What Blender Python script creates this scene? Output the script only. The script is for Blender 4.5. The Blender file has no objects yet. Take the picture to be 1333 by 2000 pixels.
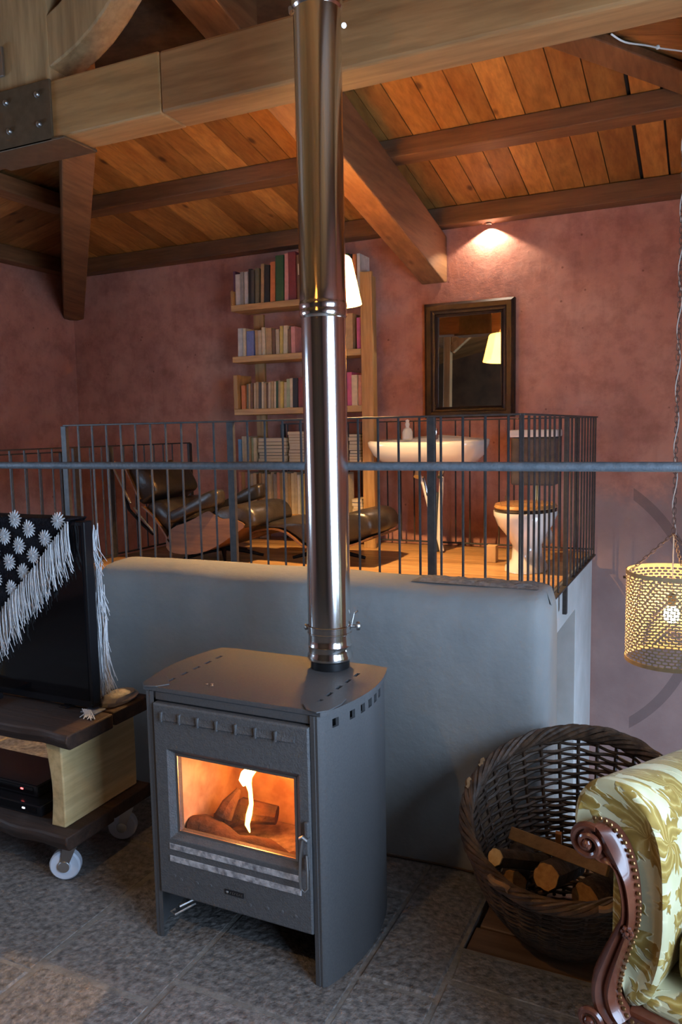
import bpy, math, random
from math import sin, cos, pi, radians, sqrt, atan2
from mathutils import Vector, Matrix, noise as mnoise

random.seed(7)
SC = bpy.context.scene
COL = SC.collection

# ------------------------------------------------------------------ camera
PITCH, ROLL, YAW, EYE = 0.105574784, -0.0189709, 0.444663385, 1.6
fw = Vector((-sin(YAW) * cos(PITCH), cos(YAW) * cos(PITCH), -sin(PITCH)))
rt = Vector((cos(YAW), sin(YAW), 0.0))
up = rt.cross(fw)
r2 = rt * cos(ROLL) + up * sin(ROLL)
u2 = up * cos(ROLL) - rt * sin(ROLL)
cam = bpy.data.cameras.new('camera')
cam.sensor_fit = 'VERTICAL'; cam.sensor_height = 36.0; cam.lens = 1535 / 2000 * 36
cam.clip_start = 0.05
camo = bpy.data.objects.new('camera', cam)
camo.matrix_world = Matrix(((r2.x, u2.x, -fw.x, 0), (r2.y, u2.y, -fw.y, 0), (r2.z, u2.z, -fw.z, EYE), (0, 0, 0, 1)))
COL.objects.link(camo); SC.camera = camo

# ------------------------------------------------------------------ world, exposure, daylight
SC.view_settings.view_transform = 'Standard'
SC.view_settings.look = 'None'
SC.view_settings.gamma = 1.0
SC.view_settings.use_curve_mapping = False
SC.view_settings.exposure = .95
W = bpy.data.worlds.new('overcast_sky'); SC.world = W; W.use_nodes = True
W.node_tree.nodes['Background'].inputs[0].default_value = (0.55, 0.72, 1.0, 1)
W.node_tree.nodes['Background'].inputs[1].default_value = 1.0
DAY = (0.50, 0.71, 1.0)

def area(name, loc, look, sx, sy, power, color=DAY):
    l = bpy.data.lights.new(name, 'AREA'); l.shape = 'RECTANGLE'; l.size = sx; l.size_y = sy
    l.energy = power; l.color = color
    o = bpy.data.objects.new(name, l); o.location = loc
    o.rotation_euler = Vector(look).to_track_quat('-Z', 'Z').to_euler()
    COL.objects.link(o); return o

# daylight entering through the openings of the house (each lies in a real window opening below)
area('daylight_right_window', (1.16, 1.02, 1.4), (-1, 0, 0), 1.66, 1.76, 80)
area('daylight_left_window', (-5.88, 1.2, 1.5), (1, 0, 0), 1.36, 1.36, 38)
area('daylight_lower_window', (1.16, 4.3, -0.55), (-1, 0, 0), 1.56, 1.2, 34)

def point(name, loc, power, color, radius=0.03, parent=None):
    l = bpy.data.lights.new(name, 'POINT'); l.energy = power; l.color = color; l.shadow_soft_size = radius
    o = bpy.data.objects.new(name, l); o.location = loc
    COL.objects.link(o)
    if parent is not None:
        o.parent = parent; o.location = Vector(loc) - BASE[parent.name]
    return o

# ------------------------------------------------------------------ materials
def _new(name):
    m = bpy.data.materials.new(name); m.use_nodes = True
    nt = m.node_tree; b = nt.nodes['Principled BSDF']
    return m, nt, b

def N(nt, t, **kw):
    n = nt.nodes.new(t)
    for k, v in kw.items():
        if k.startswith('i_'):
            key = k[2:]
            n.inputs[int(key) if key.isdigit() else key.replace('_', ' ')].default_value = v
        else:
            setattr(n, k, v)
    return n

def c4(c): return (c[0], c[1], c[2], 1.0)

def ramp(nt, src, stops):
    r = N(nt, 'ShaderNodeValToRGB')
    e = r.color_ramp.elements
    e[0].position, e[0].color = stops[0][0], c4(stops[0][1])
    e[1].position, e[1].color = stops[-1][0], c4(stops[-1][1])
    for p, c in stops[1:-1]:
        x = e.new(p); x.color = c4(c)
    nt.links.new(src, r.inputs[0]); return r.outputs[0]

def mixc(nt, a, b, fac, mode='MIX'):
    m = N(nt, 'ShaderNodeMix', data_type='RGBA', blend_type=mode)
    for s, v in ((m.inputs[0], fac), (m.inputs[6], a), (m.inputs[7], b)):
        if hasattr(v, 'is_linked') or hasattr(v, 'links'): nt.links.new(v, s)
        elif isinstance(v, (int, float)): s.default_value = v
        else: s.default_value = c4(v)
    return m.outputs[2]

def coords(nt, scale=(1, 1, 1), rot=(0, 0, 0)):
    t = N(nt, 'ShaderNodeTexCoord'); mp = N(nt, 'ShaderNodeMapping')
    mp.inputs['Scale'].default_value = scale; mp.inputs['Rotation'].default_value = rot
    nt.links.new(t.outputs['Object'], mp.inputs['Vector']); return mp.outputs[0]

def noisetex(nt, vec, scale, detail=4, rough=.55, dist=0.0):
    n = N(nt, 'ShaderNodeTexNoise'); n.inputs['Scale'].default_value = scale
    n.inputs['Detail'].default_value = detail; n.inputs['Roughness'].default_value = rough
    n.inputs['Distortion'].default_value = dist
    nt.links.new(vec, n.inputs['Vector']); return n.outputs['Fac']

def bumpn(nt, b, h, strength, dist=.01):
    bp = N(nt, 'ShaderNodeBump'); bp.inputs['Strength'].default_value = strength
    bp.inputs['Distance'].default_value = dist
    nt.links.new(h, bp.inputs['Height']); nt.links.new(bp.outputs[0], b.inputs['Normal'])

def rnd_value(nt, col, lo, hi):
    oi = N(nt, 'ShaderNodeObjectInfo'); mr = N(nt, 'ShaderNodeMapRange')
    mr.inputs[3].default_value = lo; mr.inputs[4].default_value = hi
    nt.links.new(oi.outputs['Random'], mr.inputs[0])
    hs = N(nt, 'ShaderNodeHueSaturation'); nt.links.new(mr.outputs[0], hs.inputs['Value']); nt.links.new(col, hs.inputs['Color'])
    return hs.outputs[0]

MATS = {}
def plain(name, col, rough=.5, metal=0.0, col2=None, scale=8, bump=0.0, bscale=60, coat=0.0, spec=.5, rnd=None, lo=.35, hi=.65):
    if name in MATS: return MATS[name]
    m, nt, b = _new(name)
    b.inputs['Roughness'].default_value = rough; b.inputs['Metallic'].default_value = metal
    b.inputs['Base Color'].default_value = c4(col); b.inputs['Coat Weight'].default_value = coat
    b.inputs['Specular IOR Level'].default_value = spec
    v = None
    if col2 is not None:
        v = coords(nt); f = noisetex(nt, v, scale, 6)
        o = ramp(nt, f, [(lo, col), (hi, col2)])
        if rnd: o = rnd_value(nt, o, *rnd)
        nt.links.new(o, b.inputs['Base Color'])
    if bump:
        v = v or coords(nt); bumpn(nt, b, noisetex(nt, v, bscale, 5), bump)
    MATS[name] = m; return m

def emis(name, col, strength):
    if name in MATS: return MATS[name]
    m, nt, b = _new(name)
    b.inputs['Base Color'].default_value = c4(col); b.inputs['Emission Color'].default_value = c4(col)
    b.inputs['Emission Strength'].default_value = strength
    MATS[name] = m; return m

def wood(name, dark, light, axis='X', rough=.6, grain=14, rnd=None, knots=0.0, bump=.25, coat=0.0):
    if name in MATS: return MATS[name]
    m, nt, b = _new(name)
    s = [1.0, 1.0, 1.0]; s['XYZ'.index(axis)] = 0.09
    v = coords(nt, s)
    f = noisetex(nt, v, grain, 7, .62, .6)
    f2 = noisetex(nt, v, grain * 4.3, 4, .6)
    o = ramp(nt, f, [(.28, dark), (.5, [(a + c) / 2 for a, c in zip(dark, light)]), (.72, light)])
    o = mixc(nt, o, ramp(nt, f2, [(.35, (.55, .5, .46)), (.6, (1, 1, 1))]), .55, 'MULTIPLY')
    if knots:
        s2 = [1.0, 1.0, 1.0]; s2['XYZ'.index(axis)] = 0.45
        vk = coords(nt, s2); vo = N(nt, 'ShaderNodeTexVoronoi'); vo.inputs['Scale'].default_value = 4.5
        nt.links.new(vk, vo.inputs['Vector'])
        k = ramp(nt, vo.outputs['Distance'], [(.05, (.16, .10, .07)), (.12, (1, 1, 1))])
        o = mixc(nt, o, k, knots, 'MULTIPLY')
    if rnd: o = rnd_value(nt, o, *rnd)
    nt.links.new(o, b.inputs['Base Color'])
    b.inputs['Roughness'].default_value = rough; b.inputs['Coat Weight'].default_value = coat
    bumpn(nt, b, f2, bump, .004)
    MATS[name] = m; return m

def plaster_pink():
    m, nt, b = _new('pink_limewash_plaster')
    v = coords(nt)
    f = noisetex(nt, v, 1.3, 8, .62); f2 = noisetex(nt, v, 5.5, 6, .7); f3 = noisetex(nt, v, 34, 3)
    o = ramp(nt, f, [(.3, (.44, .20, .150)), (.5, (.58, .285, .215)), (.7, (.66, .36, .27))])
    o = mixc(nt, o, ramp(nt, f2, [(.38, (.72, .66, .66)), (.55, (1, 1, 1)), (.72, (1.08, 1.02, .95))]), .75, 'MULTIPLY')
    vs = coords(nt, (2.2, 2.2, .35)); fs = noisetex(nt, vs, 2.6, 5, .6, .8)
    o = mixc(nt, o, ramp(nt, fs, [(.34, (.74, .66, .68)), (.46, (1, 1, 1))]), .3, 'MULTIPLY')
    # pocks and scuffs
    vo = N(nt, 'ShaderNodeTexVoronoi'); vo.inputs['Scale'].default_value = 7; nt.links.new(v, vo.inputs['Vector'])
    o = mixc(nt, o, ramp(nt, vo.outputs['Distance'], [(.035, (.45, .38, .36)), (.075, (1, 1, 1))]), .8, 'MULTIPLY')
    # the old grey limewash below the pink, with a ragged edge
    sep = N(nt, 'ShaderNodeSeparateXYZ'); tc = N(nt, 'ShaderNodeTexCoord'); nt.links.new(tc.outputs['Object'], sep.inputs[0])
    ad = N(nt, 'ShaderNodeMath', operation='MULTIPLY_ADD'); ad.inputs[1].default_value = .5; nt.links.new(f2, ad.inputs[0]); nt.links.new(sep.outputs[2], ad.inputs[2])
    lowf = ramp(nt, ad.outputs[0], [(0.0, (1, 1, 1)), (1.0, (0, 0, 0))])
    mr = N(nt, 'ShaderNodeMapRange'); mr.inputs[1].default_value = 1.24; mr.inputs[2].default_value = 1.42; mr.inputs[3].default_value = 1; mr.inputs[4].default_value = 0
    nt.links.new(ad.outputs[0], mr.inputs[0])
    grey = ramp(nt, f, [(.3, (.30, .19, .175)), (.7, (.46, .31, .275))])
    xr = N(nt, 'ShaderNodeMapRange'); xr.inputs[1].default_value = -.95; xr.inputs[2].default_value = -.75; nt.links.new(sep.outputs[0], xr.inputs[0])
    mm = N(nt, 'ShaderNodeMath', operation='MULTIPLY'); nt.links.new(mr.outputs[0], mm.inputs[0]); nt.links.new(xr.outputs[0], mm.inputs[1])
    o = mixc(nt, o, grey, mm.outputs[0])
    # dark curved band on the wall
    dx = N(nt, 'ShaderNodeMath', operation='ADD'); dx.inputs[1].default_value = 1.15; nt.links.new(sep.outputs[0], dx.inputs[0])
    dz = N(nt, 'ShaderNodeMath', operation='ADD'); dz.inputs[1].default_value = -.24; nt.links.new(sep.outputs[2], dz.inputs[0])
    hy = N(nt, 'ShaderNodeMath', operation='POWER'); hy.inputs[1].default_value = 2; nt.links.new(dx.outputs[0], hy.inputs[0])
    hz = N(nt, 'ShaderNodeMath', operation='MULTIPLY'); nt.links.new(dz.outputs[0], hz.inputs[0]); nt.links.new(dz.outputs[0], hz.inputs[1])
    hs = N(nt, 'ShaderNodeMath', operation='ADD'); nt.links.new(hy.outputs[0], hs.inputs[0]); nt.links.new(hz.outputs[0], hs.inputs[1])
    sq = N(nt, 'ShaderNodeMath', operation='SQRT'); nt.links.new(hs.outputs[0], sq.inputs[0])
    cp = N(nt, 'ShaderNodeMath', operation='COMPARE'); cp.inputs[1].default_value = 1.06; cp.inputs[2].default_value = .035; nt.links.new(sq.outputs[0], cp.inputs[0])
    gx = N(nt, 'ShaderNodeMath', operation='GREATER_THAN'); gx.inputs[1].default_value = -.52; nt.links.new(sep.outputs[0], gx.inputs[0])
    st = N(nt, 'ShaderNodeMath', operation='MULTIPLY'); nt.links.new(cp.outputs[0], st.inputs[0]); nt.links.new(gx.outputs[0], st.inputs[1])
    st2 = N(nt, 'ShaderNodeMath', operation='MULTIPLY'); st2.inputs[1].default_value = .45; nt.links.new(st.outputs[0], st2.inputs[0])
    o = mixc(nt, o, (.10, .075, .075), st2.outputs[0])
    nt.links.new(o, b.inputs['Base Color']); b.inputs['Roughness'].default_value = .85
    b.inputs['Specular IOR Level'].default_value = .25
    bumpn(nt, b, f2, .35, .02)
    MATS['pink'] = m; return m

def damask():
    m, nt, b = _new('gold_velvet_damask')
    def mth(op, a, c=None, d=None):
        n = N(nt, 'ShaderNodeMath', operation=op)
        for s_, v_ in zip(n.inputs, (a, c, d)):
            if v_ is None: continue
            if isinstance(v_, (int, float)): s_.default_value = v_
            else: nt.links.new(v_, s_)
        return n.outputs[0]
    v = coords(nt)
    sp = N(nt, 'ShaderNodeSeparateXYZ'); nt.links.new(v, sp.inputs[0])
    wob = noisetex(nt, v, 9, 2); wob2 = noisetex(nt, v, 31, 3)
    s_ = mth('ADD', mth('MULTIPLY_ADD', sp.outputs[0], -.75, sp.outputs[1]), mth('MULTIPLY', wob, .09))
    t_ = mth('ADD', mth('MULTIPLY_ADD', sp.outputs[0], .4, sp.outputs[2]), mth('MULTIPLY', wob2, .02))
    cb = N(nt, 'ShaderNodeCombineXYZ'); nt.links.new(s_, cb.inputs[0]); nt.links.new(t_, cb.inputs[1])
    def motif(scale, rad, amp, k, lob, twist):
        vo = N(nt, 'ShaderNodeTexVoronoi'); vo.voronoi_dimensions = '2D'; vo.inputs['Scale'].default_value = scale; vo.inputs['Randomness'].default_value = .6
        nt.links.new(cb.outputs[0], vo.inputs['Vector'])
        df = N(nt, 'ShaderNodeVectorMath', operation='SUBTRACT'); nt.links.new(cb.outputs[0], df.inputs[0]); nt.links.new(vo.outputs['Position'], df.inputs[1])
        q = N(nt, 'ShaderNodeSeparateXYZ'); nt.links.new(df.outputs[0], q.inputs[0])
        rc = N(nt, 'ShaderNodeSeparateColor'); nt.links.new(vo.outputs['Color'], rc.inputs[0])
        r = mth('SQRT', mth('ADD', mth('MULTIPLY', q.outputs[0], q.outputs[0]), mth('MULTIPLY', q.outputs[1], q.outputs[1])))
        th = mth('ADD', mth('ADD', mth('ARCTAN2', q.outputs[1], q.outputs[0]), mth('MULTIPLY', rc.outputs[0], 6.28)), mth('MULTIPLY', r, twist))
        pet = mth('POWER', mth('ABSOLUTE', mth('SINE', mth('MULTIPLY', th, k))), .7)
        lo = mth('MULTIPLY', mth('SINE', mth('MULTIPLY', th, lob)), .16)
        R = mth('MULTIPLY', mth('ADD', mth('MULTIPLY_ADD', pet, amp, rad), mth('MULTIPLY', lo, amp)), 1.0)
        mask = mth('MULTIPLY', mth('SUBTRACT', R, r), 90)
        vein = mth('ABSOLUTE', mth('SINE', mth('MULTIPLY_ADD', th, k * 2, mth('MULTIPLY', r, 60))))
        return mask, vein
    m1, v1 = motif(6.6, .016, .062, 2.5, 21, 4)
    m2, v2 = motif(15, .003, .024, 1.5, 9, 8)
    mk = N(nt, 'ShaderNodeMath', operation='MAXIMUM'); nt.links.new(m1, mk.inputs[0]); nt.links.new(m2, mk.inputs[1])
    pile = noisetex(nt, v, 60, 4)
    leaf = ramp(nt, mth('MULTIPLY_ADD', v1, .7, mth('MULTIPLY', pile, .4)), [(.15, (.44, .34, .13)), (.45, (.31, .205, .048)), (.95, (.22, .135, .026))])
    grd = ramp(nt, wob, [(.35, (.42, .375, .21)), (.65, (.53, .49, .31))])
    o = ramp(nt, mk.outputs[0], [(-0.0, (0, 0, 0)), (.35, (1, 1, 1))])
    col = mixc(nt, grd, leaf, o)
    edge = ramp(nt, mth('ABSOLUTE', mth('SUBTRACT', mk.outputs[0], .1)), [(.0, (1, 1, 1)), (.35, (0, 0, 0))])
    col = mixc(nt, col, (.66, .62, .40), mth('MULTIPLY', edge, .5))
    nt.links.new(col, b.inputs['Base Color']); b.inputs['Roughness'].default_value = .75
    b.inputs['Sheen Weight'].default_value = .2; b.inputs['Sheen Roughness'].default_value = .4
    b.inputs['Sheen Tint'].default_value = (.95, .9, .7, 1); b.inputs['Specular IOR Level'].default_value = .2
    bumpn(nt, b, o, .5, .006)
    MATS['damask'] = m; return m

def glass(name, tint=(1, 1, 1), refl=.06):
    m = bpy.data.materials.new(name); m.use_nodes = True; nt = m.node_tree
    for n in list(nt.nodes): nt.nodes.remove(n)
    o = N(nt, 'ShaderNodeOutputMaterial'); mx = N(nt, 'ShaderNodeMixShader'); mx.inputs[0].default_value = refl
    t = N(nt, 'ShaderNodeBsdfTransparent'); t.inputs[0].default_value = c4(tint)
    g = N(nt, 'ShaderNodeBsdfGlossy'); g.inputs['Roughness'].default_value = .04
    nt.links.new(t.outputs[0], mx.inputs[1]); nt.links.new(g.outputs[0], mx.inputs[2]); nt.links.new(mx.outputs[0], o.inputs[0])
    MATS[name] = m; return m

def shade_cloth(name, col):
    m = bpy.data.materials.new(name); m.use_nodes = True; nt = m.node_tree
    for n in list(nt.nodes): nt.nodes.remove(n)
    o = N(nt, 'ShaderNodeOutputMaterial'); mx = N(nt, 'ShaderNodeMixShader'); mx.inputs[0].default_value = .50
    d = N(nt, 'ShaderNodeBsdfDiffuse'); d.inputs[0].default_value = c4(col)
    t = N(nt, 'ShaderNodeBsdfTranslucent'); t.inputs[0].default_value = c4(col)
    nt.links.new(d.outputs[0], mx.inputs[1]); nt.links.new(t.outputs[0], mx.inputs[2]); nt.links.new(mx.outputs[0], o.inputs[0])
    MATS[name] = m; return m

PINK = plaster_pink(); DAMASK = damask()
WHITEP = plain('white_limewash', (.62, .62, .60), .8, col2=(.50, .50, .47), scale=3, bump=.2, bscale=20)
TEAL = plain('grey_green_paint', (.20, .27, .26), .8, col2=(.16, .22, .215), scale=2)
PARA = plain('blue_grey_plaster', (.205, .207, .205), .8, col2=(.285, .28, .265), scale=2.2, bump=.35, bscale=16, lo=.3, hi=.7)
DARKW = plain('brown_render', (.30, .22, .19), .9, col2=(.22, .16, .14), scale=2, bump=.2, bscale=14)  # mottled brown render for the wall under the floor edge
STONE = plain('grey_flagstone', (.095, .088, .084), .42, col2=(.29, .265, .245), scale=46, bump=1.0, bscale=42, rnd=(.9, 1.1), lo=.32, hi=.70)
MORTAR = plain('pale_mortar', (.24, .22, .195), .9, col2=(.15, .135, .12), scale=20, bump=.5, bscale=50)
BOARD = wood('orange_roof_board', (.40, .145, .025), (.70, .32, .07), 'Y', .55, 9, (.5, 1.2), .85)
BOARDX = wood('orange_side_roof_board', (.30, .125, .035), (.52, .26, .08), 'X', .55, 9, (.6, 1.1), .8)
DECK = plain('roof_underlay', (.03, .02, .015), .9)
PALEB2 = wood('pale_beam_end_wood', (.38, .18, .055), (.58, .33, .13), 'X', .6, 7, None, .75)
PALEB = wood('pale_tie_beam_wood', (.30, .130, .042), (.50, .255, .095), 'X', .6, 7, None, .75)
BEAMX = wood('brown_purlin_wood', (.11, .052, .022), (.25, .125, .052), 'X', .6, 8, (.8, 1.1), .6)
BEAMY = wood('brown_rafter_wood', (.13, .062, .026), (.29, .145, .06), 'Y', .6, 8, (.85, 1.1), .6)
BEAMZ = wood('warm_post_wood', (.36, .21, .09), (.55, .36, .17), 'Z', .6, 8, None, .6)
SHELFW = wood('pine_shelf_wood', (.42, .24, .085), (.66, .43, .18), 'X', .5, 10, (.9, 1.1), .7)
SHELFZ = wood('pine_upright_wood', (.38, .20, .065), (.58, .35, .13), 'Z', .5, 10, (.9, 1.1), .7)
LOFTW = wood('loft_floor_wood', (.36, .19, .07), (.62, .37, .15), 'X', .35, 8, (.85, 1.15), .7)
OLDW = wood('dark_weathered_plank', (.012, .006, .004), (.066, .030, .016), 'X', .72, 12, (.9, 1.1), .4, .8)
PALEY = wood('pale_sawn_board', (.50, .33, .13), (.76, .57, .29), 'Y', .6, 7, None, .4)
PALEX = wood('pale_sawn_batten', (.55, .42, .25), (.74, .60, .40), 'X', .6, 9)
HATCHW = wood('brown_floor_plank', (.10, .052, .026), (.22, .12, .06), 'X', .5, 9, (.85, 1.1), .3)
IRON = plain('dark_grey_iron', (.055, .055, .058), .5, .55, (.085, .08, .078), 30)
RODM = plain('blue_grey_tie_rod', (.13, .155, .18), .6, .3, (.19, .215, .24), 40, .3, 120)
STEEL = plain('polished_flue_steel', (.78, .76, .73), .14, 1.0)
STEELD = plain('dull_steel', (.42, .41, .40), .38, 1.0)
STOVE = plain('matt_anthracite_steel', (.070, .069, .071), .55, .0, (.084, .082, .083), 160, .08, 380, spec=.4)
STOVEC = plain('anthracite_cast_iron', (.085, .084, .087), .5, .0, (.105, .102, .102), 60, .35, 200, spec=.4)
BLACK = plain('black_void', (.006, .006, .006), .8)
PLAST = plain('black_gloss_plastic', (.010, .010, .012), .18)
SCREEN = plain('black_screen_glass', (.004, .004, .005), .07)
CERAM = plain('white_ceramic', (.78, .76, .70), .12, coat=.6)
CHROME = plain('chrome', (.75, .75, .76), .1, 1.0)
LEATH = plain('black_leather', (.016, .013, .011), .32, col2=(.03, .024, .02), scale=14, bump=.15, bscale=50)
PLY = wood('rosewood_plywood', (.09, .036, .012), (.22, .10, .035), 'X', .45, 10, None, 0, .05)
ALU = plain('brushed_aluminium', (.8, .8, .8), .25, 1.0)
WICK = plain('dark_wicker', (.032, .018, .011), .55, col2=(.10, .055, .031), scale=26, bump=.3, bscale=90)
WICKL = plain('bark_stripped_wicker', (.28, .165, .075), .6, col2=(.16, .09, .045), scale=30)
BARK = plain('dark_bark', (.035, .022, .015), .9, col2=(.08, .052, .035), scale=30, bump=.8, bscale=60)
LOGEND = plain('cut_log_end', (.60, .33, .11), .7, col2=(.42, .20, .06), scale=60)
LOGEND2 = plain('pale_cut_log_end', (.78, .56, .25), .7, col2=(.66, .42, .17), scale=60)
KIND = wood('split_kindling', (.22, .13, .06), (.36, .23, .11), 'X', .7, 12)
MAHOG = plain('polished_mahogany', (.075, .020, .011), .25, col2=(.14, .042, .021), scale=9, coat=.35)
BRASS = plain('aged_brass_nail', (.32, .17, .07), .35, .9)
LANT = plain('rusted_pierced_metal', (.46, .33, .17), .6, .1, (.56, .41, .22), 24)
CORD = plain('white_cord', (.62, .58, .52), .8)
CHAINM = plain('rusty_chain', (.16, .10, .08), .6, .5)
YARNW = plain('white_yarn', (.74, .73, .72), .95, col2=(.60, .60, .62), scale=70, bump=.4, bscale=300)
YARNB = plain('black_crochet', (.007, .006, .008), .95, spec=.1, col2=(.022, .019, .025), scale=120, bump=1.0, bscale=220)
FIREB = plain('refractory_board', (.66, .46, .30), .9, col2=(.36, .20, .12), scale=9, bump=.3, bscale=25)
SOOT = plain('scorched_brick', (.15, .055, .03), .9, col2=(.34, .13, .06), scale=34, bump=.6, bscale=60)
EMBER = plain('charred_log', (.03, .018, .012), .9, col2=(.11, .045, .02), scale=14, bump=.8, bscale=40)
DKWOOD = plain('ebonised_frame', (.016, .008, .006), .5, col2=(.032, .017, .012), scale=20, spec=.3)
MIRR = plain('mirror_glass', (.86, .84, .80), .015, 1.0)
SLATE = plain('grey_cistern', (.06, .056, .053), .6, col2=(.10, .093, .088), scale=12)
CARD = plain('brown_cardboard', (.50, .31, .14), .8, col2=(.42, .25, .10), scale=12)
GLASSM = glass('stove_window_glass', (1, .96, .9), .05)
SHADEM = shade_cloth('cream_lampshade', (.80, .55, .20))

# ------------------------------------------------------------------ mesh builder
BASE = {}
class MB:
    def __init__(s): s.v = []; s.f = []
    def add(s, vs, fs):
        o = len(s.v); s.v += [tuple(p) for p in vs]; s.f += [tuple(i + o for i in f) for f in fs]; return s
    def box(s, x0, x1, y0, y1, z0, z1):
        return s.add([(x0, y0, z0), (x1, y0, z0), (x1, y1, z0), (x0, y1, z0), (x0, y0, z1), (x1, y0, z1), (x1, y1, z1), (x0, y1, z1)],
                     [(0, 3, 2, 1), (4, 5, 6, 7), (0, 1, 5, 4), (1, 2, 6, 5), (2, 3, 7, 6), (3, 0, 4, 7)])
    def obox(s, c, ax, ay, az):
        c, ax, ay, az = map(Vector, (c, ax, ay, az))
        vs = [c + ax * i + ay * j + az * k for k in (-1, 1) for (i, j) in ((-1, -1), (1, -1), (1, 1), (-1, 1))]
        return s.add(vs, [(0, 3, 2, 1), (4, 5, 6, 7), (0, 1, 5, 4), (1, 2, 6, 5), (2, 3, 7, 6), (3, 0, 4, 7)])
    def beam(s, a, b, w, h, upv=(0, 0, 1)):
        a, b = Vector(a), Vector(b); d = (b - a).normalized(); side = d.cross(Vector(upv)).normalized(); u = side.cross(d)
        return s.obox((a + b) / 2, (b - a) / 2, side * w / 2, u * h / 2)
    def tube(s, pts, r, n=8, cap=True, closed=False):
        P = [Vector(p) for p in pts]; m = len(P)
        R = r if isinstance(r, (list, tuple)) else [r] * m
        T = []
        for i in range(m):
            a = P[(i - 1) % m] if closed or i else P[0]; c = P[(i + 1) % m] if closed or i < m - 1 else P[-1]
            T.append((c - a).normalized() if (c - a).length > 1e-9 else Vector((0, 0, 1)))
        q = Vector((0, 0, 1)) if abs(T[0].z) < .9 else Vector((1, 0, 0))
        nv = (q - T[0] * q.dot(T[0])).normalized(); o = len(s.v)
        for i in range(m):
            nv = nv - T[i] * nv.dot(T[i])
            nv = nv.normalized() if nv.length > 1e-6 else Vector((1, 0, 0)); bv = T[i].cross(nv)
            for k in range(n):
                a = 2 * pi * k / n; s.v.append(tuple(P[i] + (nv * cos(a) + bv * sin(a)) * R[i]))
        for i in range(m if closed else m - 1):
            j = (i + 1) % m
            for k in range(n):
                l = (k + 1) % n; s.f.append((o + i * n + k, o + i * n + l, o + j * n + l, o + j * n + k))
        if cap and not closed:
            s.f.append(tuple(o + k for k in range(n - 1, -1, -1))); s.f.append(tuple(o + (m - 1) * n + k for k in range(n)))
        return s
    def lathe(s, prof, n=32, c=(0, 0, 0), ax=None, capb=True, capt=True):
        c = Vector(c); o = len(s.v)
        if ax is None: X, Y, Z = Vector((1, 0, 0)), Vector((0, 1, 0)), Vector((0, 0, 1))
        else:
            Z = Vector(ax).normalized(); q = Vector((0, 0, 1)) if abs(Z.z) < .9 else Vector((1, 0, 0))
            X = q.cross(Z).normalized(); Y = Z.cross(X)
        for r, z in prof:
            for k in range(n):
                a = 2 * pi * k / n; s.v.append(tuple(c + X * r * cos(a) + Y * r * sin(a) + Z * z))
        for i in range(len(prof) - 1):
            for k in range(n):
                l = (k + 1) % n; s.f.append((o + i * n + k, o + i * n + l, o + (i + 1) * n + l, o + (i + 1) * n + k))
        if capb: s.f.append(tuple(o + k for k in range(n - 1, -1, -1)))
        if capt: s.f.append(tuple(o + (len(prof) - 1) * n + k for k in range(n)))
        return s
    def rings(s, rings, cap0=True, cap1=True, closed=True):
        o = len(s.v); n = len(rings[0])
        for r in rings: s.v += [tuple(p) for p in r]
        for i in range(len(rings) - 1):
            for k in range(n if closed else n - 1):
                l = (k + 1) % n; s.f.append((o + i * n + k, o + i * n + l, o + (i + 1) * n + l, o + (i + 1) * n + k))
        if cap0: s.f.append(tuple(o + k for k in range(n - 1, -1, -1)))
        if cap1: s.f.append(tuple(o + (len(rings) - 1) * n + k for k in range(n)))
        return s
    def prism(s, poly, vec):
        a = [Vector(p) for p in poly]; vec = Vector(vec)
        return s.rings([a, [p + vec for p in a]])
    def ball(s, c, r, n=12, sz=(1, 1, 1)):
        c = Vector(c); rg = []
        for i in range(1, n // 2):
            t = pi * i / (n // 2)
            rg.append([c + Vector((r * sz[0] * sin(t) * cos(2 * pi * k / n), r * sz[1] * sin(t) * sin(2 * pi * k / n), -r * sz[2] * cos(t))) for k in range(n)])
        return s.rings(rg)
    def build(s, name, mat, parent=None, label=None, cat=None, group=None, kind=None, smooth=.6, bevel=0, seg=2, sub=0, solid=0, local=False, base=None):
        if parent is not None:
            b = Vector((0, 0, 0)) if local else BASE[parent.name]
        else:
            if base is None:
                xs, ys, zs = zip(*s.v)
                base = ((min(xs) + max(xs)) / 2, (min(ys) + max(ys)) / 2, min(zs)) if kind != 'structure' else (0, 0, 0)
            b = Vector(base)
        me = bpy.data.meshes.new(name)
        me.from_pydata([(p[0] - b.x, p[1] - b.y, p[2] - b.z) for p in s.v], [], s.f)
        import bmesh as _bm
        bm = _bm.new(); bm.from_mesh(me); _bm.ops.recalc_face_normals(bm, faces=bm.faces); bm.to_mesh(me); bm.free()
        if smooth:
            me.polygons.foreach_set('use_smooth', [True] * len(me.polygons)); me.set_sharp_from_angle(angle=smooth)
        me.materials.append(mat)
        o = bpy.data.objects.new(name, me); COL.objects.link(o)
        if parent is not None: o.parent = parent
        else: o.location = b
        BASE[o.name] = Vector(b)
        if bevel:
            m = o.modifiers.new('bevel', 'BEVEL'); m.width = bevel; m.segments = seg; m.limit_method = 'ANGLE'; m.angle_limit = .7
        if solid:
            m = o.modifiers.new('solid', 'SOLIDIFY'); m.thickness = solid; m.offset = 0
        if sub:
            m = o.modifiers.new('sub', 'SUBSURF'); m.levels = sub; m.render_levels = sub
        tag(o, label, cat, group, kind)
        return o

def tag(o, label=None, cat=None, group=None, kind=None):
    for k, v in (('label', label), ('category', cat), ('group', group), ('kind', kind)):
        if v: o[k] = v
    return o

def thing(name, label, cat, loc, group=None, rotz=0.0):
    o = bpy.data.objects.new(name, None); COL.objects.link(o); o.location = loc; o.rotation_euler = (0, 0, rotz)
    o.empty_display_size = .1
    BASE[o.name] = Vector(loc); return tag(o, label, cat, group)

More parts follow.
